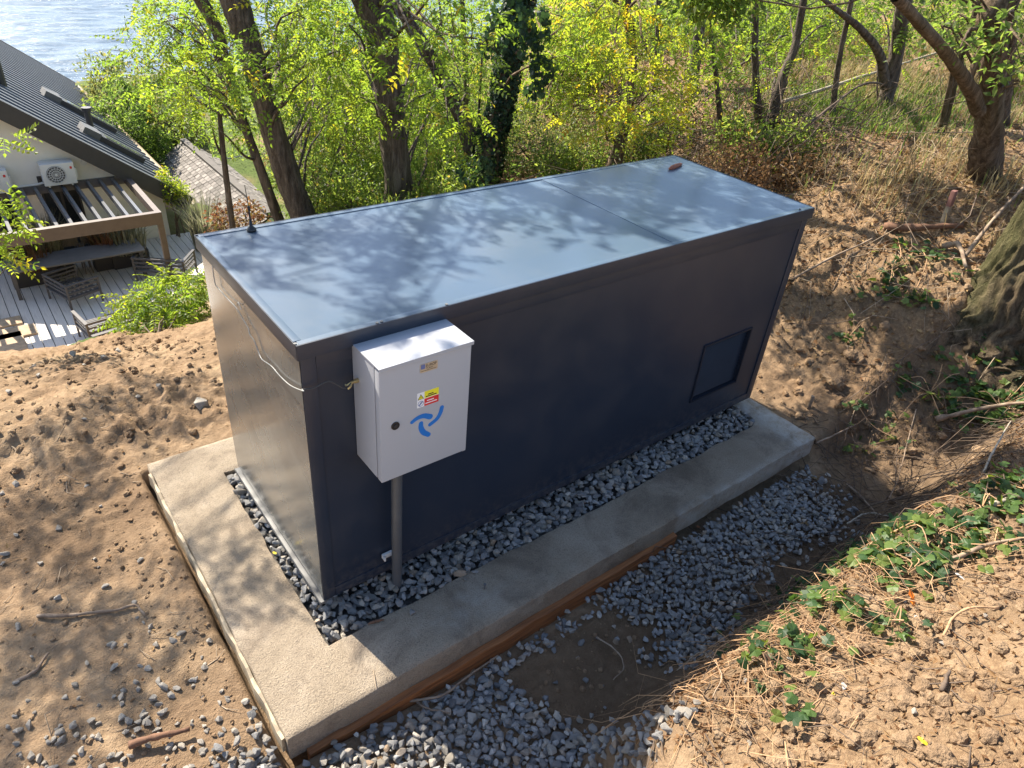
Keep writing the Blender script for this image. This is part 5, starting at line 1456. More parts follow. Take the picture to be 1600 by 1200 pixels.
SH = [
 ('bright green shrub right behind the roof, left of the widest trunk', 560, 320, 8.0, (.55, .5, .45), 4200, 'shrub', .05, .3, .95),
 ('low leafy shrub behind the roof, between the widest and second trunks', 520, 285, 8.8, (.6, .5, .5), 3800, 'shrub', .045, .2, .9),
 ('light green shrub below the white cottage', 690, 305, 7.8, (.45, .4, .30), 2600, 'shrub', .05, .4, 1),
 ('grey green bush with bare twigs right of the ivy trunk', 850, 230, 9.0, (.8, .7, .6), 5200, 'olive', .04, .1, .8),
 ('dense green bush hugging the roof edge at its middle', 905, 265, 8.6, (.6, .45, .35), 4200, 'shrub', .045, .3, .95),
 ('olive thicket between the big second and widest trunks', 520, 215, 11, (1.1, 1, .8), 6500, 'olive', .05, .1, .9),
 ('dry greyish bush behind the second large trunk', 500, 240, 12.5, (.9, .9, .6), 3200, 'dryleaf', .045, .3, 1),
 ('green bush behind the pods of the yellowing tree', 1010, 225, 8.8, (.6, .5, .45), 3600, 'shrub', .045, .2, .9),
 ('bright low shrub just past the far right roof corner', 1185, 235, 7.9, (.45, .4, .35), 2800, 'shrub', .05, .4, 1),
 ('leafy shrub between the forked trunk and the pole-like trunk', 1130, 190, 11.6, (.8, .7, .65), 5200, 'shrub', .045, .2, .9),
 ('tall green thicket shrub behind the slim bending trunk', 1260, 120, 13.5, (1.2, 1.1, 1.0), 7000, 'shrub', .05, .25, .95),
 ('thicket shrub left of the dark double trunk', 1320, 100, 13.2, (1.0, 1.0, .9), 6200, 'shrub', .05, .3, 1),
 ('green bush above the white fallen pole', 1430, 90, 14.5, (1.2, 1.2, 1.0), 6200, 'shrub', .05, .2, .9),
 ('dark low weeds beside the two pale stems', 1430, 180, 11, (.7, .6, .28), 2400, 'shrub', .045, 0, .5),
 ('low green weeds in the middle of the dry clearing', 1340, 245, 8.3, (.45, .4, .14), 1400, 'shrub', .04, .3, .9),
 ('brown dry bush at the foot of the slim bending trunk', 1235, 265, 7.6, (.5, .4, .22), 2000, 'dryleaf', .045, .1, .9),
 ('brown dry bush heaped at the far right roof corner', 1150, 262, 7.0, (.4, .3, .2), 1500, 'dryleaf', .04, .0, .8),
 ('round brownish green bush behind the house eave', 195, 165, 34, (2.6, 2.6, 2.5), 9000, 'olive', .16, .2, .95),
 ('green bush under the brownish one, by the gutter', 215, 200, 31, (1.7, 1.8, 1.6), 5000, 'shrub', .15, 0, .6),
 ('yellow green bush between the gutter and the slate roof', 268, 290, 23, (.35, .5, .75), 1500, 'robyellow', .09, .0, .8),
 ('tall thicket shrub at the top between the ivy trunk and the far stem', 870, 90, 11, (1.0, 1.0, 1.0), 6000, 'robinia', .06, .3, 1),
 ('high green thicket above the forked trunk', 1060, 60, 13.5, (1.3, 1.2, 1.0), 7200, 'shrub', .055, .3, 1),
 ('thicket of small leaves high between the widest trunk and the slanting stem', 670, 120, 12, (1.1, 1.1, 1.0), 6400, 'robinia', .055, .2, .95),
 ('thicket shrub at the top right corner above the big rough trunk', 1530, 60, 11.5, (1.2, 1.2, 1.0), 5200, 'shrub', .05, .3, 1),
 ('leafy shrub behind the yellowing tree, upper part', 960, 110, 12.0, (1.0, .9, .9), 6000, 'shrub', .05, .2, .95),
 ('leafy shrub under the top edge, left of the forked trunk', 1050, 140, 12.2, (.9, .9, .7), 5200, 'shrub', .05, .3, 1),
 ('olive shrub on the hillside, right of the ivy trunk at the top', 880, 160, 11.5, (.9, .9, .8), 5200, 'olive', .045, .3, 1),
 ('broad green shrub closing the gap left of the slim bending trunk', 1165, 95, 12.6, (1.1, 1.0, .9), 6400, 'shrub', .05, .3, 1),
 ('light green shrub between the pole-like and the dark double trunk', 1290, 150, 11.6, (.7, .7, .5), 3800, 'shrub', .05, .4, 1),
 ('reddish autumn bush by the far left roof corner', 372, 345, 11.5, (.35, .35, .22), 900, 'redplant', .06, 0, 1),
]
for (lb, u, v, t, r, n, lf, ll, lo, hi) in SH: shrub(lb, u, v, t, r, n, lf, ll, lo=lo, hi=hi)
# blue spruce
c = P(262, 190, 42); gzz = float(gz(c[0], c[1]))
sp_ = empty('blue_spruce', (c[0], c[1], gzz), 'grey blue spruce behind the slate shed roof', 'tree')
MB().tube([(c[0], c[1], gzz - .2), (c[0], c[1], c[2] + 1.6)], [.16, .03], 10).build('trunk', M['bark'], sp_)
lv = Leaves()
for k in range(190):
    h = rng.random() ** .8; z = gzz + .4 + h * (c[2] + 1.7 - gzz - .4); ln = 2.6 * (1 - h) + .15; a = rng.uniform(0, 6.283)
    d = np.array([math.cos(a), math.sin(a), -.22]); m_ = 46; f = rng.random(m_)
    p = np.array([c[0], c[1], z]) + d * (f * ln)[:, None] + rng.normal(0, .05, (m_, 3))
    lv.add(p, d + rng.normal(0, .7, (m_, 3)), np.array([0, 0, 1.]) + rng.normal(0, .4, (m_, 3)), .16, .06, rng.random(m_))
lv.build('crown', M['spruce'], sp_)
# far wood filling the hillside behind: one mass
lv = Leaves(); n = 210000
u = rng.uniform(300, 1850, n); t = rng.uniform(13, 34, n); v = rng.uniform(-70, 250, n)
kk = (u > 430) | (v > 120) & (u > 330)
u, v, t = u[kk], v[kk], t[kk]
pp = np.array([P(a, b_, c_) for a, b_, c_ in zip(u, v, t)])
g = gz(pp[:, 0], pp[:, 1]); h = pp[:, 2] - g
cl_ = fbm(pp[:, 0] * .55 + pp[:, 2] * .3, pp[:, 1] * .55 + pp[:, 2] * .5, 3, 91)
kk = (h > .05) & (h < 7) & (cl_ + .32 > rng.random(len(h)) * .6) & ~((pp[:, 0] < 6) & (pp[:, 1] < 24) & (pp[:, 2] < -3))
pp = pp[kk]; n = len(pp)
lv.add(pp, unit(rng.normal(size=(n, 3)) - (0, 0, .2)), unit(np.array([0, 0, 1.]) + rng.normal(0, .6, (n, 3))), rng.uniform(.05, .115, n), rng.uniform(.03, .07, n), np.clip(tints(n, 0, .9) + .75 * cl_[kk], 0, 1))
fw = lv.build('far_wood', M['shrub']); tag(fw, 'dense green far wood filling the hillside behind the trees', kind='stuff')
lv = Leaves(); n = 120000
x = rng.uniform(3.5, 15, n); y = rng.uniform(2.2, 11, n); g = gz(x, y)
kk = (y > crest(x) * .25 + 1.6 + .6 * fbm(x * .8, y * .8, 2, 96)) & (fbm(x * .9, y * .9, 3, 95) + .22 > rng.random(n) * .5); x, y, g = x[kk], y[kk], g[kk]; n = len(x)
h = rng.random(n) ** 1.6 * (.75 + .6 * fbm(x * 1.3, y * 1.3, 3, 97)) * (1 + .9 * sst(4.5, 6.5, y)) * sst(2.0, 4.2, y)
lv.add(np.stack([x, y, g + h], 1), unit(rng.normal(size=(n, 3))), unit(np.array([0, 0, 1.]) + rng.normal(0, .6, (n, 3))), rng.uniform(.03, .075, n), rng.uniform(.02, .045, n), np.clip(tints(n) + .35 * fbm(x * 1.5, y * 1.5, 2, 98), 0, 1))
ug = lv.build('undergrowth', M['shrub']); tag(ug, 'low green undergrowth covering the ground between the background trunks', kind='stuff')
# bright robinia seedling bush at the crest and sprays at the left border
def rob_bush(label, lobes, foot, name='robinia_sapling', mat='robinia', ln=.19):
    foot = np.asarray(foot, float); g = float(gz(foot[0], foot[1])); root = empty(name, (foot[0], foot[1], g), label, 'sapling')
    lv = Leaves(); st = MB()
    for (c, r, n) in lobes:
        rob_lobe(lv, np.asarray(c), r, int(n * 1.7), ln, .4, .35, .9); limb(st, (foot[0], foot[1], g - .05), np.asarray(c) - (0, 0, .04), .007, .003, .03)
    st.build('stems', M['twig'], root, smooth=True); lv.build('foliage', M[mat], root); return root
rob_bush('bright green robinia sapling on the crest in front of the sofa', [(R_(258, 455, 6.7), (.24, .2, .12), 46), (R_(240, 485, 6.5), (.26, .2, .13), 56), (R_(290, 440, 6.9), (.15, .15, .08), 20), (R_(215, 470, 6.7), (.15, .15, .08), 20), (R_(255, 505, 6.4), (.2, .16, .08), 30), (R_(270, 470, 6.6), (.2, .18, .1), 36), (R_(300, 490, 6.8), (.14, .12, .06), 12)], G(245, 525))
rob_bush('robinia sprays reaching in at the left border before the pergola', [(R_(2, 208, 6.2), (.07, .07, .07), 5), (R_(2, 300, 6.0), (.10, .10, .10), 7), (R_(26, 350, 6.0), (.10, .10, .05), 6), (R_(8, 372, 5.9), (.10, .10, .05), 5), (R_(8, 408, 5.9), (.08, .08, .04), 4), (R_(-60, 330, 6.0), (.12, .2, .3), 14)], (-1.9, 3.6, 0))

# ================================================================== GROUND COVER
# ivy patches, each leaf a piece
def ivy_patch(label, u, v, r, n, s=(.022, .04), lib=None, spread=None):
    g0 = G(u, v); root = empty('ivy_plant', g0, label, 'ivy')
    st = MB(); lib = lib or IVY; s = (s[0] * 1.25, s[1] * 1.3); n = int(n * 1.25)
    cl = [g0[:2] + rng.normal(0, .5, 2) * r for _ in range(max(3, n // 9))]
    for k in range(n):
        c = cl[rng.integers(len(cl))]; q = c + rng.normal(0, .055, 2)
        z = float(gz(*q)); h = rng.uniform(.015, .075)
        put_leaf(lib, (q[0], q[1], z + h), (rng.normal(), rng.normal(), rng.normal(-.1, .3)), (rng.normal(0, .45), rng.normal(-.1, .45), 1), rng.uniform(*s), root)
    for c in cl:
        a = np.array([*g0[:2], float(gz(*g0[:2])) + .02]); b_ = np.array([*c, float(gz(*c)) + .05]); m_ = (a + b_) / 2; m_[2] = float(gz(m_[0], m_[1])) + .06
        st.tube(spline([a, m_ + rng.normal(0, .02, 3), b_], 8), .003, 4)
    st.build('stems', M['root'], root)
    return root
for (lb, u, v, r, n, s) in (
  ('sunlit ivy patch on the slope above the dug hollow', 1390, 430, .22, 70, (.022, .036)), ('ivy sprigs left of the mossy trunk foot', 1430, 455, .2, 50, (.022, .036)),
  ('small ivy sprig alone on bare soil right of the cabin', 1318, 535, .05, 9, (.02, .03)), ('ivy sprigs on the crumbling edge under the sunlit patch', 1345, 510, .10, 16, (.02, .03)),
  ('ivy below the mossy trunk foot at the right border', 1560, 560, .22, 90, (.024, .04)), ('dark ivy mass in the shade at the right border', 1560, 640, .28, 130, (.024, .042)),
  ('ivy sprigs over the shaded hollow, left of the dark ivy mass', 1450, 620, .22, 70, (.022, .036)), ('ivy trailing down the shaded hollow side', 1400, 690, .2, 30, (.018, .03)),
  ('ivy growing thick on the right end of the bank', 1530, 800, .2, 80, (.022, .040)), ('ivy clump on the lip of the bank above the shaded trench', 1400, 835, .15, 70, (.022, .040)),
  ('ivy sprigs with pale leaves low on the bank, left of the hanging clump', 1235, 1000, .09, 30, (.020, .034)), ('ivy thinly spread over the bank behind the orange petal', 1460, 850, .16, 60, (.020, .038)), ('ivy creeping over bare soil at the far right of the bank', 1580, 770, .14, 50, (.02, .036)),
  ('ivy on the bank beside the dry stalks, middle of the lip', 1340, 880, .15, 64, (.022, .042)), ('ivy with large dark leaves beside the orange petal', 1410, 905, .14, 60, (.026, .044)),
  ('ivy clump hanging at the left end of the bank lip', 1270, 945, .10, 46, (.022, .036)), ('ivy sprigs at the right border above the bare soil', 1550, 865, .14, 40, (.02, .036)),
  ('ivy tuft on the soil under the orange petal', 1390, 985, .06, 18, (.02, .034)), ('ivy tuft among the dry roots on the bank face', 1210, 1050, .07, 18, (.02, .03)),
  ('single ivy sprig below the dry roots near the white chip', 1265, 1120, .03, 6, (.022, .03)), ('ivy seedling poking from the shaded trench', 1160, 985, .02, 4, (.018, .026))):
    ivy_patch(lb, u, v, r * 1.1, int(n * .85), s)
def region_pts(n, fn):
    out = []
    while len(out) < n:
        x, y, ok = fn()
        if ok: out.append((x, y))
    a = np.array(out); return np.stack([a[:, 0], a[:, 1], gz(a[:, 0], a[:, 1])], 1)
def f_slope():
    x = rng.uniform(3.4, 10.5); y = rng.uniform(-1.3, 5.5); return x, y, rng.random() < sst(3.5, 5.0, x + .2 * y) * .95 + .05
def f_bankr():
    x = rng.uniform(.6, 4.5); y = rng.uniform(-2.4, -1.2); return x, y, rng.random() < .35 + .65 * sst(-1.6, -1.3, y)
def f_any():
    x = rng.uniform(-1.6, 3.6); y = rng.uniform(-1.3, 3.2); return x, y, not (SX0 - .05 < x < SX1 + .05 and SY0 - .05 < y < SY1 + .05)
def litter(name, label, pts, ll, mat, lift=.008, tilt=.5, w=.55, lo=0, hi=1):
    n = len(pts); a = rng.uniform(0, 6.283, n)
    d = np.stack([np.cos(a), np.sin(a), rng.normal(0, .25, n)], 1)
    lv = Leaves(); lv.add(pts + (0, 0, lift), d, unit(np.array([0, 0, 1.]) + rng.normal(0, tilt, (n, 3))), ll * rng.uniform(.5, 1.4, n), ll * w * rng.uniform(.5, 1.2, n), rng.uniform(lo, hi, n), .25)
    o = lv.build(name, mat); tag(o, label, kind='stuff'); return o
litter('leaf_litter', 'brown dry leaf litter covering the right slope', region_pts(24000, f_slope), .05, M['dryleaf'], .012, .6)
litter('bank_litter', 'dry leaf crumbs and straw bits on the bank', region_pts(6500, f_bankr), .026, M['dryleaf'], .006, .6, .5, 0, .7)
litter('yard_litter', 'scattered small dry leaves on the bare soil', region_pts(320, f_any), .022, M['dryleaf'], .004, .4)
def ground_twigs(name, label, n, fn, l0, l1, r0, r1, mat, lift=.02):
    p = region_pts(n, fn); a = rng.uniform(0, 6.283, n); ln = rng.uniform(l0, l1, n)
    q = p.copy(); q[:, 0] += np.cos(a) * ln; q[:, 1] += np.sin(a) * ln; q[:, 2] = gz(q[:, 0], q[:, 1])
    p[:, 2] += rng.uniform(0, lift, n); q[:, 2] += rng.uniform(0, lift * 2.2, n)
    b_ = rng.normal(0, .17, (n, 3)) * ln[:, None]; m_ = (p + q) / 2 + b_; need = gz(m_[:, 0], m_[:, 1]) + .004 - m_[:, 2]; b_[:, 2] += np.maximum(need, 0)
    o = twigs_mesh(name, p, q, b_, rng.uniform(r0, r1, n), mat); tag(o, label, kind='stuff'); return o
ground_twigs('twig_litter', 'thin dry twigs strewn over the right slope', 2200, f_slope, .08, .5, .0015, .005, M['twig_pale'])
ground_twigs('dark_twigs', 'thin dark twigs strewn over the right slope', 1300, f_slope, .1, .6, .002, .006, M['twig'])
def f_lip():
    x = rng.uniform(.55, 2.5); y = -1.36 - .45 * (x < .7) + rng.normal(0, .16); return x, y, True
ground_twigs('dry_stalks', 'tangle of dry tan stalks and roots along the bank lip', 560, f_lip, .05, .28, .0010, .0026, M['root'], .05)
ground_twigs('bank_twigs', 'short dark twigs and root bits over the bank', 700, f_bankr, .03, .22, .001, .0035, M['twig'], .02)
def f_trench2():
    x = rng.uniform(1.5, 4.2); y = rng.uniform(-1.35, -.3); return x, y, x > SX1 + .1 or y < SY0 - .12
ground_twigs('trench_twigs', 'dark twigs and rootlets lying in the shaded trench', 520, f_trench2, .06, .45, .0015, .004, M['twig'], .03)
def f_yard():
    x = rng.uniform(-1.6, -.45); y = rng.uniform(-.5, 3.0); return x, y, True
ground_twigs('straw_bits', 'short pale straw bits on the yard soil', 130, f_yard, .03, .14, .0012, .003, M['twig_pale'], .008)
# brown brush heap on the clearing
def f_brush():
    x = rng.normal(5.6, .7); y = rng.normal(2.4, .6); return x, y, True
o = ground_twigs('brush_heap', 'tangle of bare brown brush at the clearing edge', 380, f_brush, .3, 1.1, .0025, .007, M['twig'], .28)
# grasses
def f_dryg():
    x = rng.uniform(5.2, 12); y = rng.uniform(-1, 6.5); return x, y, fbm(x * .7, y * .7, 3, 55) + .35 * sst(5, 7, x) > rng.random() * .8
def grass(name, label, pts, h, mat, w=.006, lo=0, hi=1):
    n = len(pts); a = rng.uniform(0, 6.283, n); hh = h * rng.uniform(.4, 1.2, n); le = rng.uniform(.1, 1.1, n)
    d = np.stack([np.cos(a), np.sin(a), 0 * a], 1); s = np.stack([-np.sin(a), np.cos(a), 0 * a], 1) * w
    p1 = pts + d * (hh * le * .35)[:, None] + np.array([0, 0, 1.]) * (hh * .6)[:, None]; p2 = pts + d * (hh * le)[:, None] + np.array([0, 0, 1.]) * (hh * (1 - .3 * le))[:, None]
    V = np.stack([pts - s * .5, pts + s * .5, p1 - s * .4, p1 + s * .4, p2], 1).reshape(-1, 3); i = np.arange(n)[:, None] * 5
    o = link(name, np_mesh(name, V, [i + np.array([[2, 3, 4]]), i + np.array([[0, 1, 3, 2]])], [mat], False, {'tint': np.repeat(rng.uniform(lo, hi, n), 5)}))
    tag(o, label, kind='stuff'); return o
grass('dry_grass', 'straw coloured dry grass on the clearing at the upper right', region_pts(15000, f_dryg), .24, M['drygrass'], .008)
def f_greeng():
    x = rng.normal(7.6, 1.0); y = rng.normal(2.3, .7); return x, y, True
grass('green_grass', 'patch of fresh green grass in the dry clearing', region_pts(6000, f_greeng), .16, M['greengrass'], .009)
def f_weeds():
    x = rng.uniform(1.5, 6.5); y = crest(x) + rng.uniform(-1.2, 3.0); return x, y, y > 1.8
grass('slope_weeds', 'mixed weeds on the hillside behind the cabin', region_pts(9000, f_weeds), .30, M['greengrass'], .012)
# clods of earth
def lump(seed):
    r = np.random.default_rng(seed); bm = bmesh.new(); bmesh.ops.create_icosphere(bm, subdivisions=2 if seed < 303 else 3, radius=1)
    for v in bm.verts:
        c = v.co; v.co = c * float(1 + .38 * (vnoise(c.x * 1.6 + seed, c.y * 1.6 + c.z * 1.3, seed) - .5) * 2 + .16 * (vnoise(c.x * 5 + c.z * 3, c.y * 5 + seed, seed) - .5) * 2); v.co.z *= .7
    for f in bm.faces: f.smooth = True
    me = bpy.data.meshes.new('clod'); bm.to_mesh(me); bm.free(); me.materials.append(M['soil']); return me
LUMPS = [lump(300 + i) for i in range(6)]; LARR = [stone_arrays(l) for l in LUMPS]
def clods(name, label, n, fn, s0, s1):
    p = region_pts(n, fn); it = []
    for q in p:
        s = s0 + (s1 - s0) * rng.random() ** 3
        it.append((q + (0, 0, s * .2), s, (rng.uniform(-.5, .5), rng.uniform(-.5, .5), rng.uniform(0, 6.28)), int(rng.integers(6))))
    o = merged_stones(name, it, M['soil'], None, LARR); tag(o, label, kind='stuff'); return o
def f_mound():
    x = rng.uniform(-1.6, .4); y = rng.uniform(1.45, 3.5); return x, y, rng.random() < .3 + .7 * sst(1.5, 2.1, y)
clods('yard_clods', 'crumbly brown earth clods on the far side of the yard', 650, f_mound, .005, .026)
def f_nearyard():
    x = rng.uniform(-1.4, -.42); y = rng.uniform(-.5, 1.5); return x, y, rng.random() < .25 + .75 * sst(-.75, -.45, x)
clods('edge_clods', 'small earth crumbs along the slab edge', 420, f_nearyard, .004, .015)
def f_bs():
    x = rng.uniform(.7, 3.4); y = rng.uniform(-2.4, -1.45); return x, y, True
clods('bank_clods', 'dry earth clods on the sunlit bank', 1700, f_bs, .004, .034)
def f_hol():
    x = rng.uniform(3.1, 5.0); y = rng.uniform(-1.3, 1.8); return x, y, True
def f_tr():
    x = rng.uniform(.3, 3.2); y = rng.uniform(-1.3, -.5); return x, y, True
clods('trench_clods', 'small dark earth crumbs on the trench floor', 700, f_tr, .003, .016)
clods('hollow_clods', 'earth clods in the dug hollow right of the cabin', 420, f_hol, .008, .04)

# ================================================================== BRANCHES AND SMALL THINGS ON THE GROUND
def stick(name, label, px, r, mat, lift=.015, side=0, cat='branch', twigs=0):
    """px: (u,v,extra height) rows along the stick"""
    pts = []
    for (u, v, h) in px:
        q = G(u, v); q[2] += h + lift; pts.append(q)
    n = max(12, len(px) * 5); s = spline(pts, n); s[:, 2] = np.maximum(s[:, 2], gz(s[:, 0], s[:, 1]) + r * .5)
    s = s + np.cumsum(rng.normal(0, .0016, (n, 3)), axis=0)
    rr = np.linspace(r, r * .55, n) * (1 + .12 * rng.normal(size=n))
    o = MB().tube(s, rr, 9).build(name, M[mat], None, smooth=True); tag(o, label, cat)
    return o
stick('fallen_branch', 'long straight bare stick lying on the slope right of the cabin', [(1236, 440, .0), (1290, 415, .03), (1360, 382, .03)], .011, 'deadwood')
stick('fallen_branch', 'short thick curved grey branch on the slope by the mossy trunk', [(1470, 392, .02), (1492, 400, .05), (1507, 430, .03)], .024, 'deadwood')
stick('fallen_branch', 'grey stick leaning against the mossy trunk foot', [(1503, 412, .04), (1540, 370, .12), (1588, 328, .22)], .017, 'deadwood')
stick('fallen_branch', 'short twig in the shade off the far right slab corner', [(1272, 699, .02), (1300, 690, .03), (1334, 672, .02)], .008, 'deadwood')
stick('fallen_branch', 'thick brown branch jutting from the dark ivy mass', [(1454, 672, .06), (1520, 663, .09), (1602, 652, .10)], .018, 'deadwood')
stick('fallen_branch', 'pale bare stick propped upright under the thick brown branch', [(1534, 744, .0), (1545, 715, .08), (1560, 690, .14)], .007, 'paledead')
stick('fallen_branch', 'bleached forked twig poking over the shaded trench', [(1312, 842, .10), (1345, 825, .10), (1384, 816, .03)], .006, 'paledead')
stick('fallen_branch', 'dark straight twig lying across the shaded trench floor', [(1320, 762, .01), (1345, 788, .02), (1368, 812, .01)], .008, 'deadwood')
stick('fallen_branch', 'long thin arching vine stem down the shaded hollow', [(1424, 655, .05), (1412, 700, .05), (1396, 760, .04), (1376, 806, .02)], .004, 'deadwood')
stick('fallen_branch', 'curved brown branch among the ivy on the bank', [(1482, 884, .02), (1530, 868, .04), (1592, 848, .03)], .012, 'deadwood')
stick('fallen_branch', 'thick pale brown branch on the bank at the right border', [(1540, 803, .02), (1570, 794, .03), (1606, 782, .03)], .016, 'paledead')
stick('fallen_branch', 'long split dead twig lying on the yard soil at the left', [(60, 968, .0), (120, 968, .005), (178, 962, .008), (214, 955, .006), (231, 968, .0)], .0085, 'deadwood', .004)
stick('fallen_branch', 'short crooked stick on the shaded soil at the left border', [(26, 1070, 0), (52, 1056, .004), (66, 1042, .004), (82, 1026, 0)], .009, 'deadwood', .004)
stick('wood_chunk', 'rotten reddish wood chunk lying on the gravel at the bottom left', [(206, 1172, .012), (250, 1160, .018), (299, 1147, .012)], .015, 'redwood', .012, cat='wood')
stick('wood_chunk', 'flat reddish wood piece against the near slab corner', [(548, 1146, .02), (562, 1135, .03), (574, 1126, .03)], .024, 'redwood', .01, cat='wood')
stick('wood_chunk', 'decayed brown log lying on the upper slope', [(1378, 366, .02), (1430, 362, .03), (1498, 362, .02)], .035, 'redwood', cat='log')
stick('dry_root', 'brown root curving over the sunlit bank', [(1470, 1002, .01), (1482, 978, .03), (1510, 966, .03), (1560, 960, .01)], .006, 'root', cat='root')
stick('dry_root', 'thin pale root hanging off the bank face at its left end', [(1052, 1062, .05), (1090, 1035, .06), (1120, 1068, .05), (1108, 1100, .03)], .0025, 'twig_pale', cat='root')
stick('charred_stick', 'short grey charred stick on the bare bank soil', [(1465, 1087, .01), (1472, 1072, .012), (1479, 1057, .01)], .009, 'twig', cat='stick')
stick('fallen_pole', 'long bleached pole lying across the far clearing', [(1216, 184, .12), (1485, 102, .22)], .020, 'paledead', cat='pole')
stick('fallen_branch', 'long dry brown bough arching over the clearing', [(1190, 262, .05), (1260, 232, .25), (1330, 190, .35), (1385, 168, .2)], .016, 'twig', cat='branch')
stick('fallen_branch', 'pale bent twig on the clearing near the far roof corner', [(1258, 265, .0), (1272, 182, .0), (1256, 186, .35)][:2], .008, 'paledead')
for (lb, px, r) in (('dark twig with a bend on the gravel in front of the slab', [(640, 1104, .02), (690, 1100, .03), (720, 1078, .03), (776, 1036, .02)], .006), ('crooked brown twig on the near gravel', [(640, 1095, .02), (664, 1122, .025), (700, 1130, .02)], .005),
                    ('thin curved twig on the trench soil', [(930, 1000, .0), (962, 1024, .01), (970, 1050, .01), (955, 1068, 0)], .004)):
    stick('fallen_branch', lb, px, r, 'deadwood', .02)
# wooden stake with red paint
g0 = G(1472, 352); tp = P(1492, 298, np.linalg.norm(g0 - CAM) * .99)
sk_ = MB().bar(g0 - (0, 0, .1), g0 + (tp - g0) * .55, .05, .03).build('wooden_stake', M['oldboard'], None, bevel=.002)
tag(sk_, 'slanted wooden survey stake with a red painted top on the slope', 'stake')
MB().bar(g0 + (tp - g0) * .551, tp, .052, .032).build('painted_top', simple('faded_red_paint', (.22, .10, .08), .7, var=.3), sk_, bevel=.002)
# cut stub in the hollow
g0 = G(1262, 640); 
tag(MB().tube([g0 - (0, 0, .05), g0 + (.005, 0, .10)], .013, 8).build('wooden_peg', M['deadwood'], None), 'short brown peg stuck in the soil by the far slab corner', 'peg')
# pale stones and chips
def chip(name, label, u, v, s, mat, k=0, sc=(1, 1, .6), cat='stone'):
    g0 = G(u, v); me = STONES[k].copy(); me.materials.clear(); me.materials.append(M[mat] if isinstance(mat, str) else mat)
    o = bpy.data.objects.new(name, me); COL.objects.link(o); o.location = g0 + (0, 0, s * .35); o.scale = [s * c for c in sc]; o.rotation_euler = (.1, .1, rng.uniform(0, 3)); tag(o, label, cat); return o
chip('white_stone', 'flat white stone chip on the bank by the ivy at the right', 1497, 904, .022, 'white_stone', 1, (1.2, .6, .45))
chip('white_stone', 'white stone chip low on the sunlit bank', 1317, 1075, .017, 'white_stone', 2)
chip('white_stone', 'small white pebble beside the orange petal', 1432, 967, .012, 'white_stone', 3)
chip('white_stone', 'pale block of stone against the slab front edge', 1111, 797, .022, 'white_stone', 4, (1.2, .7, .6))
for (lb, u, v, s) in (('big dry earth lump on the bank, left of the charred stick', 1405, 1085, .05), ('cracked earth lump above the big one on the bank', 1445, 1012, .04), ('large flat earth lump at the bottom right border', 1470, 1190, .045), ('earth lump beside the white bank chip', 1345, 1095, .03), ('earth boulder in the hollow right of the cabin', 1300, 600, .09), ('rounded earth boulder above the far slab corner', 1330, 560, .07)):
    g0 = G(u, v); bmx = bmesh.new(); bmesh.ops.create_icosphere(bmx, subdivisions=5, radius=1); kx = rng.uniform(0, 50)
    cv = np.array([q.co[:] for q in bmx.verts])
    d_ = 1 + .42 * fbm(cv[:, 0] * 1.4 + kx, cv[:, 1] * 1.4 + cv[:, 2], 3, 5) + .22 * np.abs(fbm(cv[:, 0] * 4 + kx, cv[:, 1] * 4 + cv[:, 2] * 3, 4, 6)) + .08 * fbm(cv[:, 0] * 14, cv[:, 1] * 14 + cv[:, 2] * 9 + kx, 2, 7)
    for q, w, c_ in zip(bmx.verts, d_, cv): q.co = Vector(c_ * w * np.array([s, s * .85, s * .6]))
    for f in bmx.faces: f.smooth = True
    me = bpy.data.meshes.new('earth_lump'); bmx.to_mesh(me); bmx.free(); me.materials.append(M['soil'])
    o = bpy.data.objects.new('earth_lump', me); COL.objects.link(o); o.location = g0 + (0, 0, s * .12); o.rotation_euler = (0, 0, rng.uniform(0, 6)); tag(o, lb, 'earth lump')
g0 = G(318, 632); o = bpy.data.objects.new('grey_rock', DUSTY[5]); COL.objects.link(o); o.location = g0 + (0, 0, .008); o.scale = (.075, .07, .05); o.rotation_euler = (.1, .2, .8); tag(o, 'grey rock half buried in the soil left of the cabin', 'rock')
def leaf_thing(name, label, u, v, s, mat, shape='maple', lift=.012, cat='leaf', z=None, rot=None):
    g0 = G(u, v) if z is None else on_z(u, v, z)
    if shape == 'maple':
        an = np.radians([0, 18, 38, 58, 80, 105, 130, 160, 180]); rd_ = [1, .55, .85, .5, .8, .45, .5, .3, .1]
    else:
        an = np.radians([0, 20, 50, 90, 130, 160, 180]); rd_ = [1, .75, .48, .38, .42, .6, .75]
    pt = [(0, 0, .08)] + [(q * math.cos(a), q * math.sin(a), .18 * q * math.sin(a) ** 2 + .08 * math.sin(a * 5)) for a, q in zip(an, rd_)] + [(q * math.cos(a), -q * math.sin(a), .12 * q * math.sin(a) ** 2 - .05 * math.sin(a * 5)) for a, q in list(zip(an, rd_))[-2:0:-1]]
    n = len(pt) - 1
    me = np_mesh(name, np.array(pt) * s, np.array([(0, 1 + i, 1 + (i + 1) % n) for i in range(n)]), [M[mat] if isinstance(mat, str) else mat], False, {'tint': np.full(n + 1, .85)})
    o = link(name, me); o.location = g0 + (0, 0, lift); o.rotation_euler = rot or (rng.uniform(-.3, .3), rng.uniform(-.3, .3), rng.uniform(0, 6)); tag(o, label, cat); return o
leaf_thing('maple_leaf', 'large dry tan leaf off the far right slab corner', 1265, 748, .07, 'dryleaf')
leaf_thing('maple_leaf', 'large dry brown leaf at the gravel edge under the tan leaf', 1256, 818, .07, 'dryleaf')
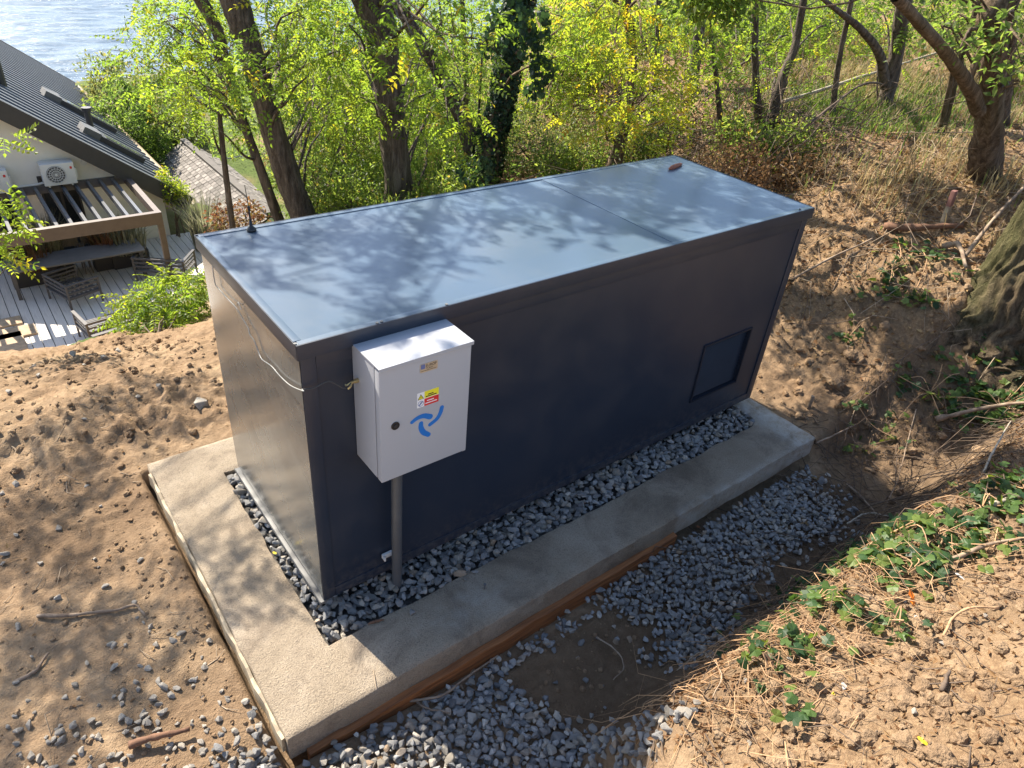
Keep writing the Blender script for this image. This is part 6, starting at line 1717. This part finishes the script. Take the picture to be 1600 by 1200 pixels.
leaf_thing('petal', 'bright orange petal on the bank among ivy', 1409, 962, .045, simple('orange_petal', (.80, .20, .01), .5, var=.1), 'oval', .10, 'petal', rot=(.5, -.5, .9))
yl = simple('yellow_leaf', (.70, .52, .03), .6, var=.15)
leaf_thing('yellow_leaf', 'small yellow leaf at the bottom right of the bank', 1434, 1166, .02, yl, 'oval', .02)
leaf_thing('yellow_leaf', 'tiny yellow leaf left of the low white chip', 1296, 1095, .014, yl, 'oval', .02)
leaf_thing('yellow_leaf', 'yellow leaf in the gravel by the end wall sill', 429, 866, .016, yl, 'oval', .01, z=.01)
leaf_thing('orange_leaf', 'small orange leaf on the shaded gravel heap', 1088, 828, .022, simple('orange_leaf', (.45, .17, .07), .7, var=.2), 'maple', .02)
pod = MB(); pq = [on_z(u, v, ZT + .012) for u, v in ((1045, 264), (1053, 261), (1060, 258), (1066, 256))]
pod.tube(spline(pq, 10), [.004, .011, .014, .015, .014, .015, .013, .012, .008, .003], 8)
tag(pod.build('seed_pod', simple('red_brown_pod', (.26, .075, .035), .5, var=.25), None, smooth=True), 'reddish brown seed pod lying on the far roof corner', 'seed pod')
bq = on_z(757, 920, .0)
bt = MB().tube([bq, bq + (0, 0, .028)], .0035, 8).tube([bq + (0, 0, .024), bq + (0, 0, .032)], .0065, 6).build('bolt', M['galv'], None); tag(bt, 'small steel bolt standing on the slab in the shade', 'bolt')
a, b_ = on_z(583, 1046, .003), on_z(588, 1076, .003)
tag(MB().tube([a, (a + b_) / 2 + (0, 0, .004), b_], .0016, 5).build('straw', M['twig_pale'], None), 'single pale straw on the sunlit slab corner', 'straw')
for (u0, v0, u1, v1, lb) in ((575, 975, 600, 968, 'brown dry pod husk beside the gravel on the slab'),):
    a, b_ = on_z(u0, v0, .006), on_z(u1, v1, .006)
    tag(MB().tube(spline([a, (a + b_) / 2 + (0, 0, .004), b_], 6), [.002, .006, .007, .007, .005, .002], 6).build('pod_husk', M['redwood'], None, smooth=True), lb, 'pod')
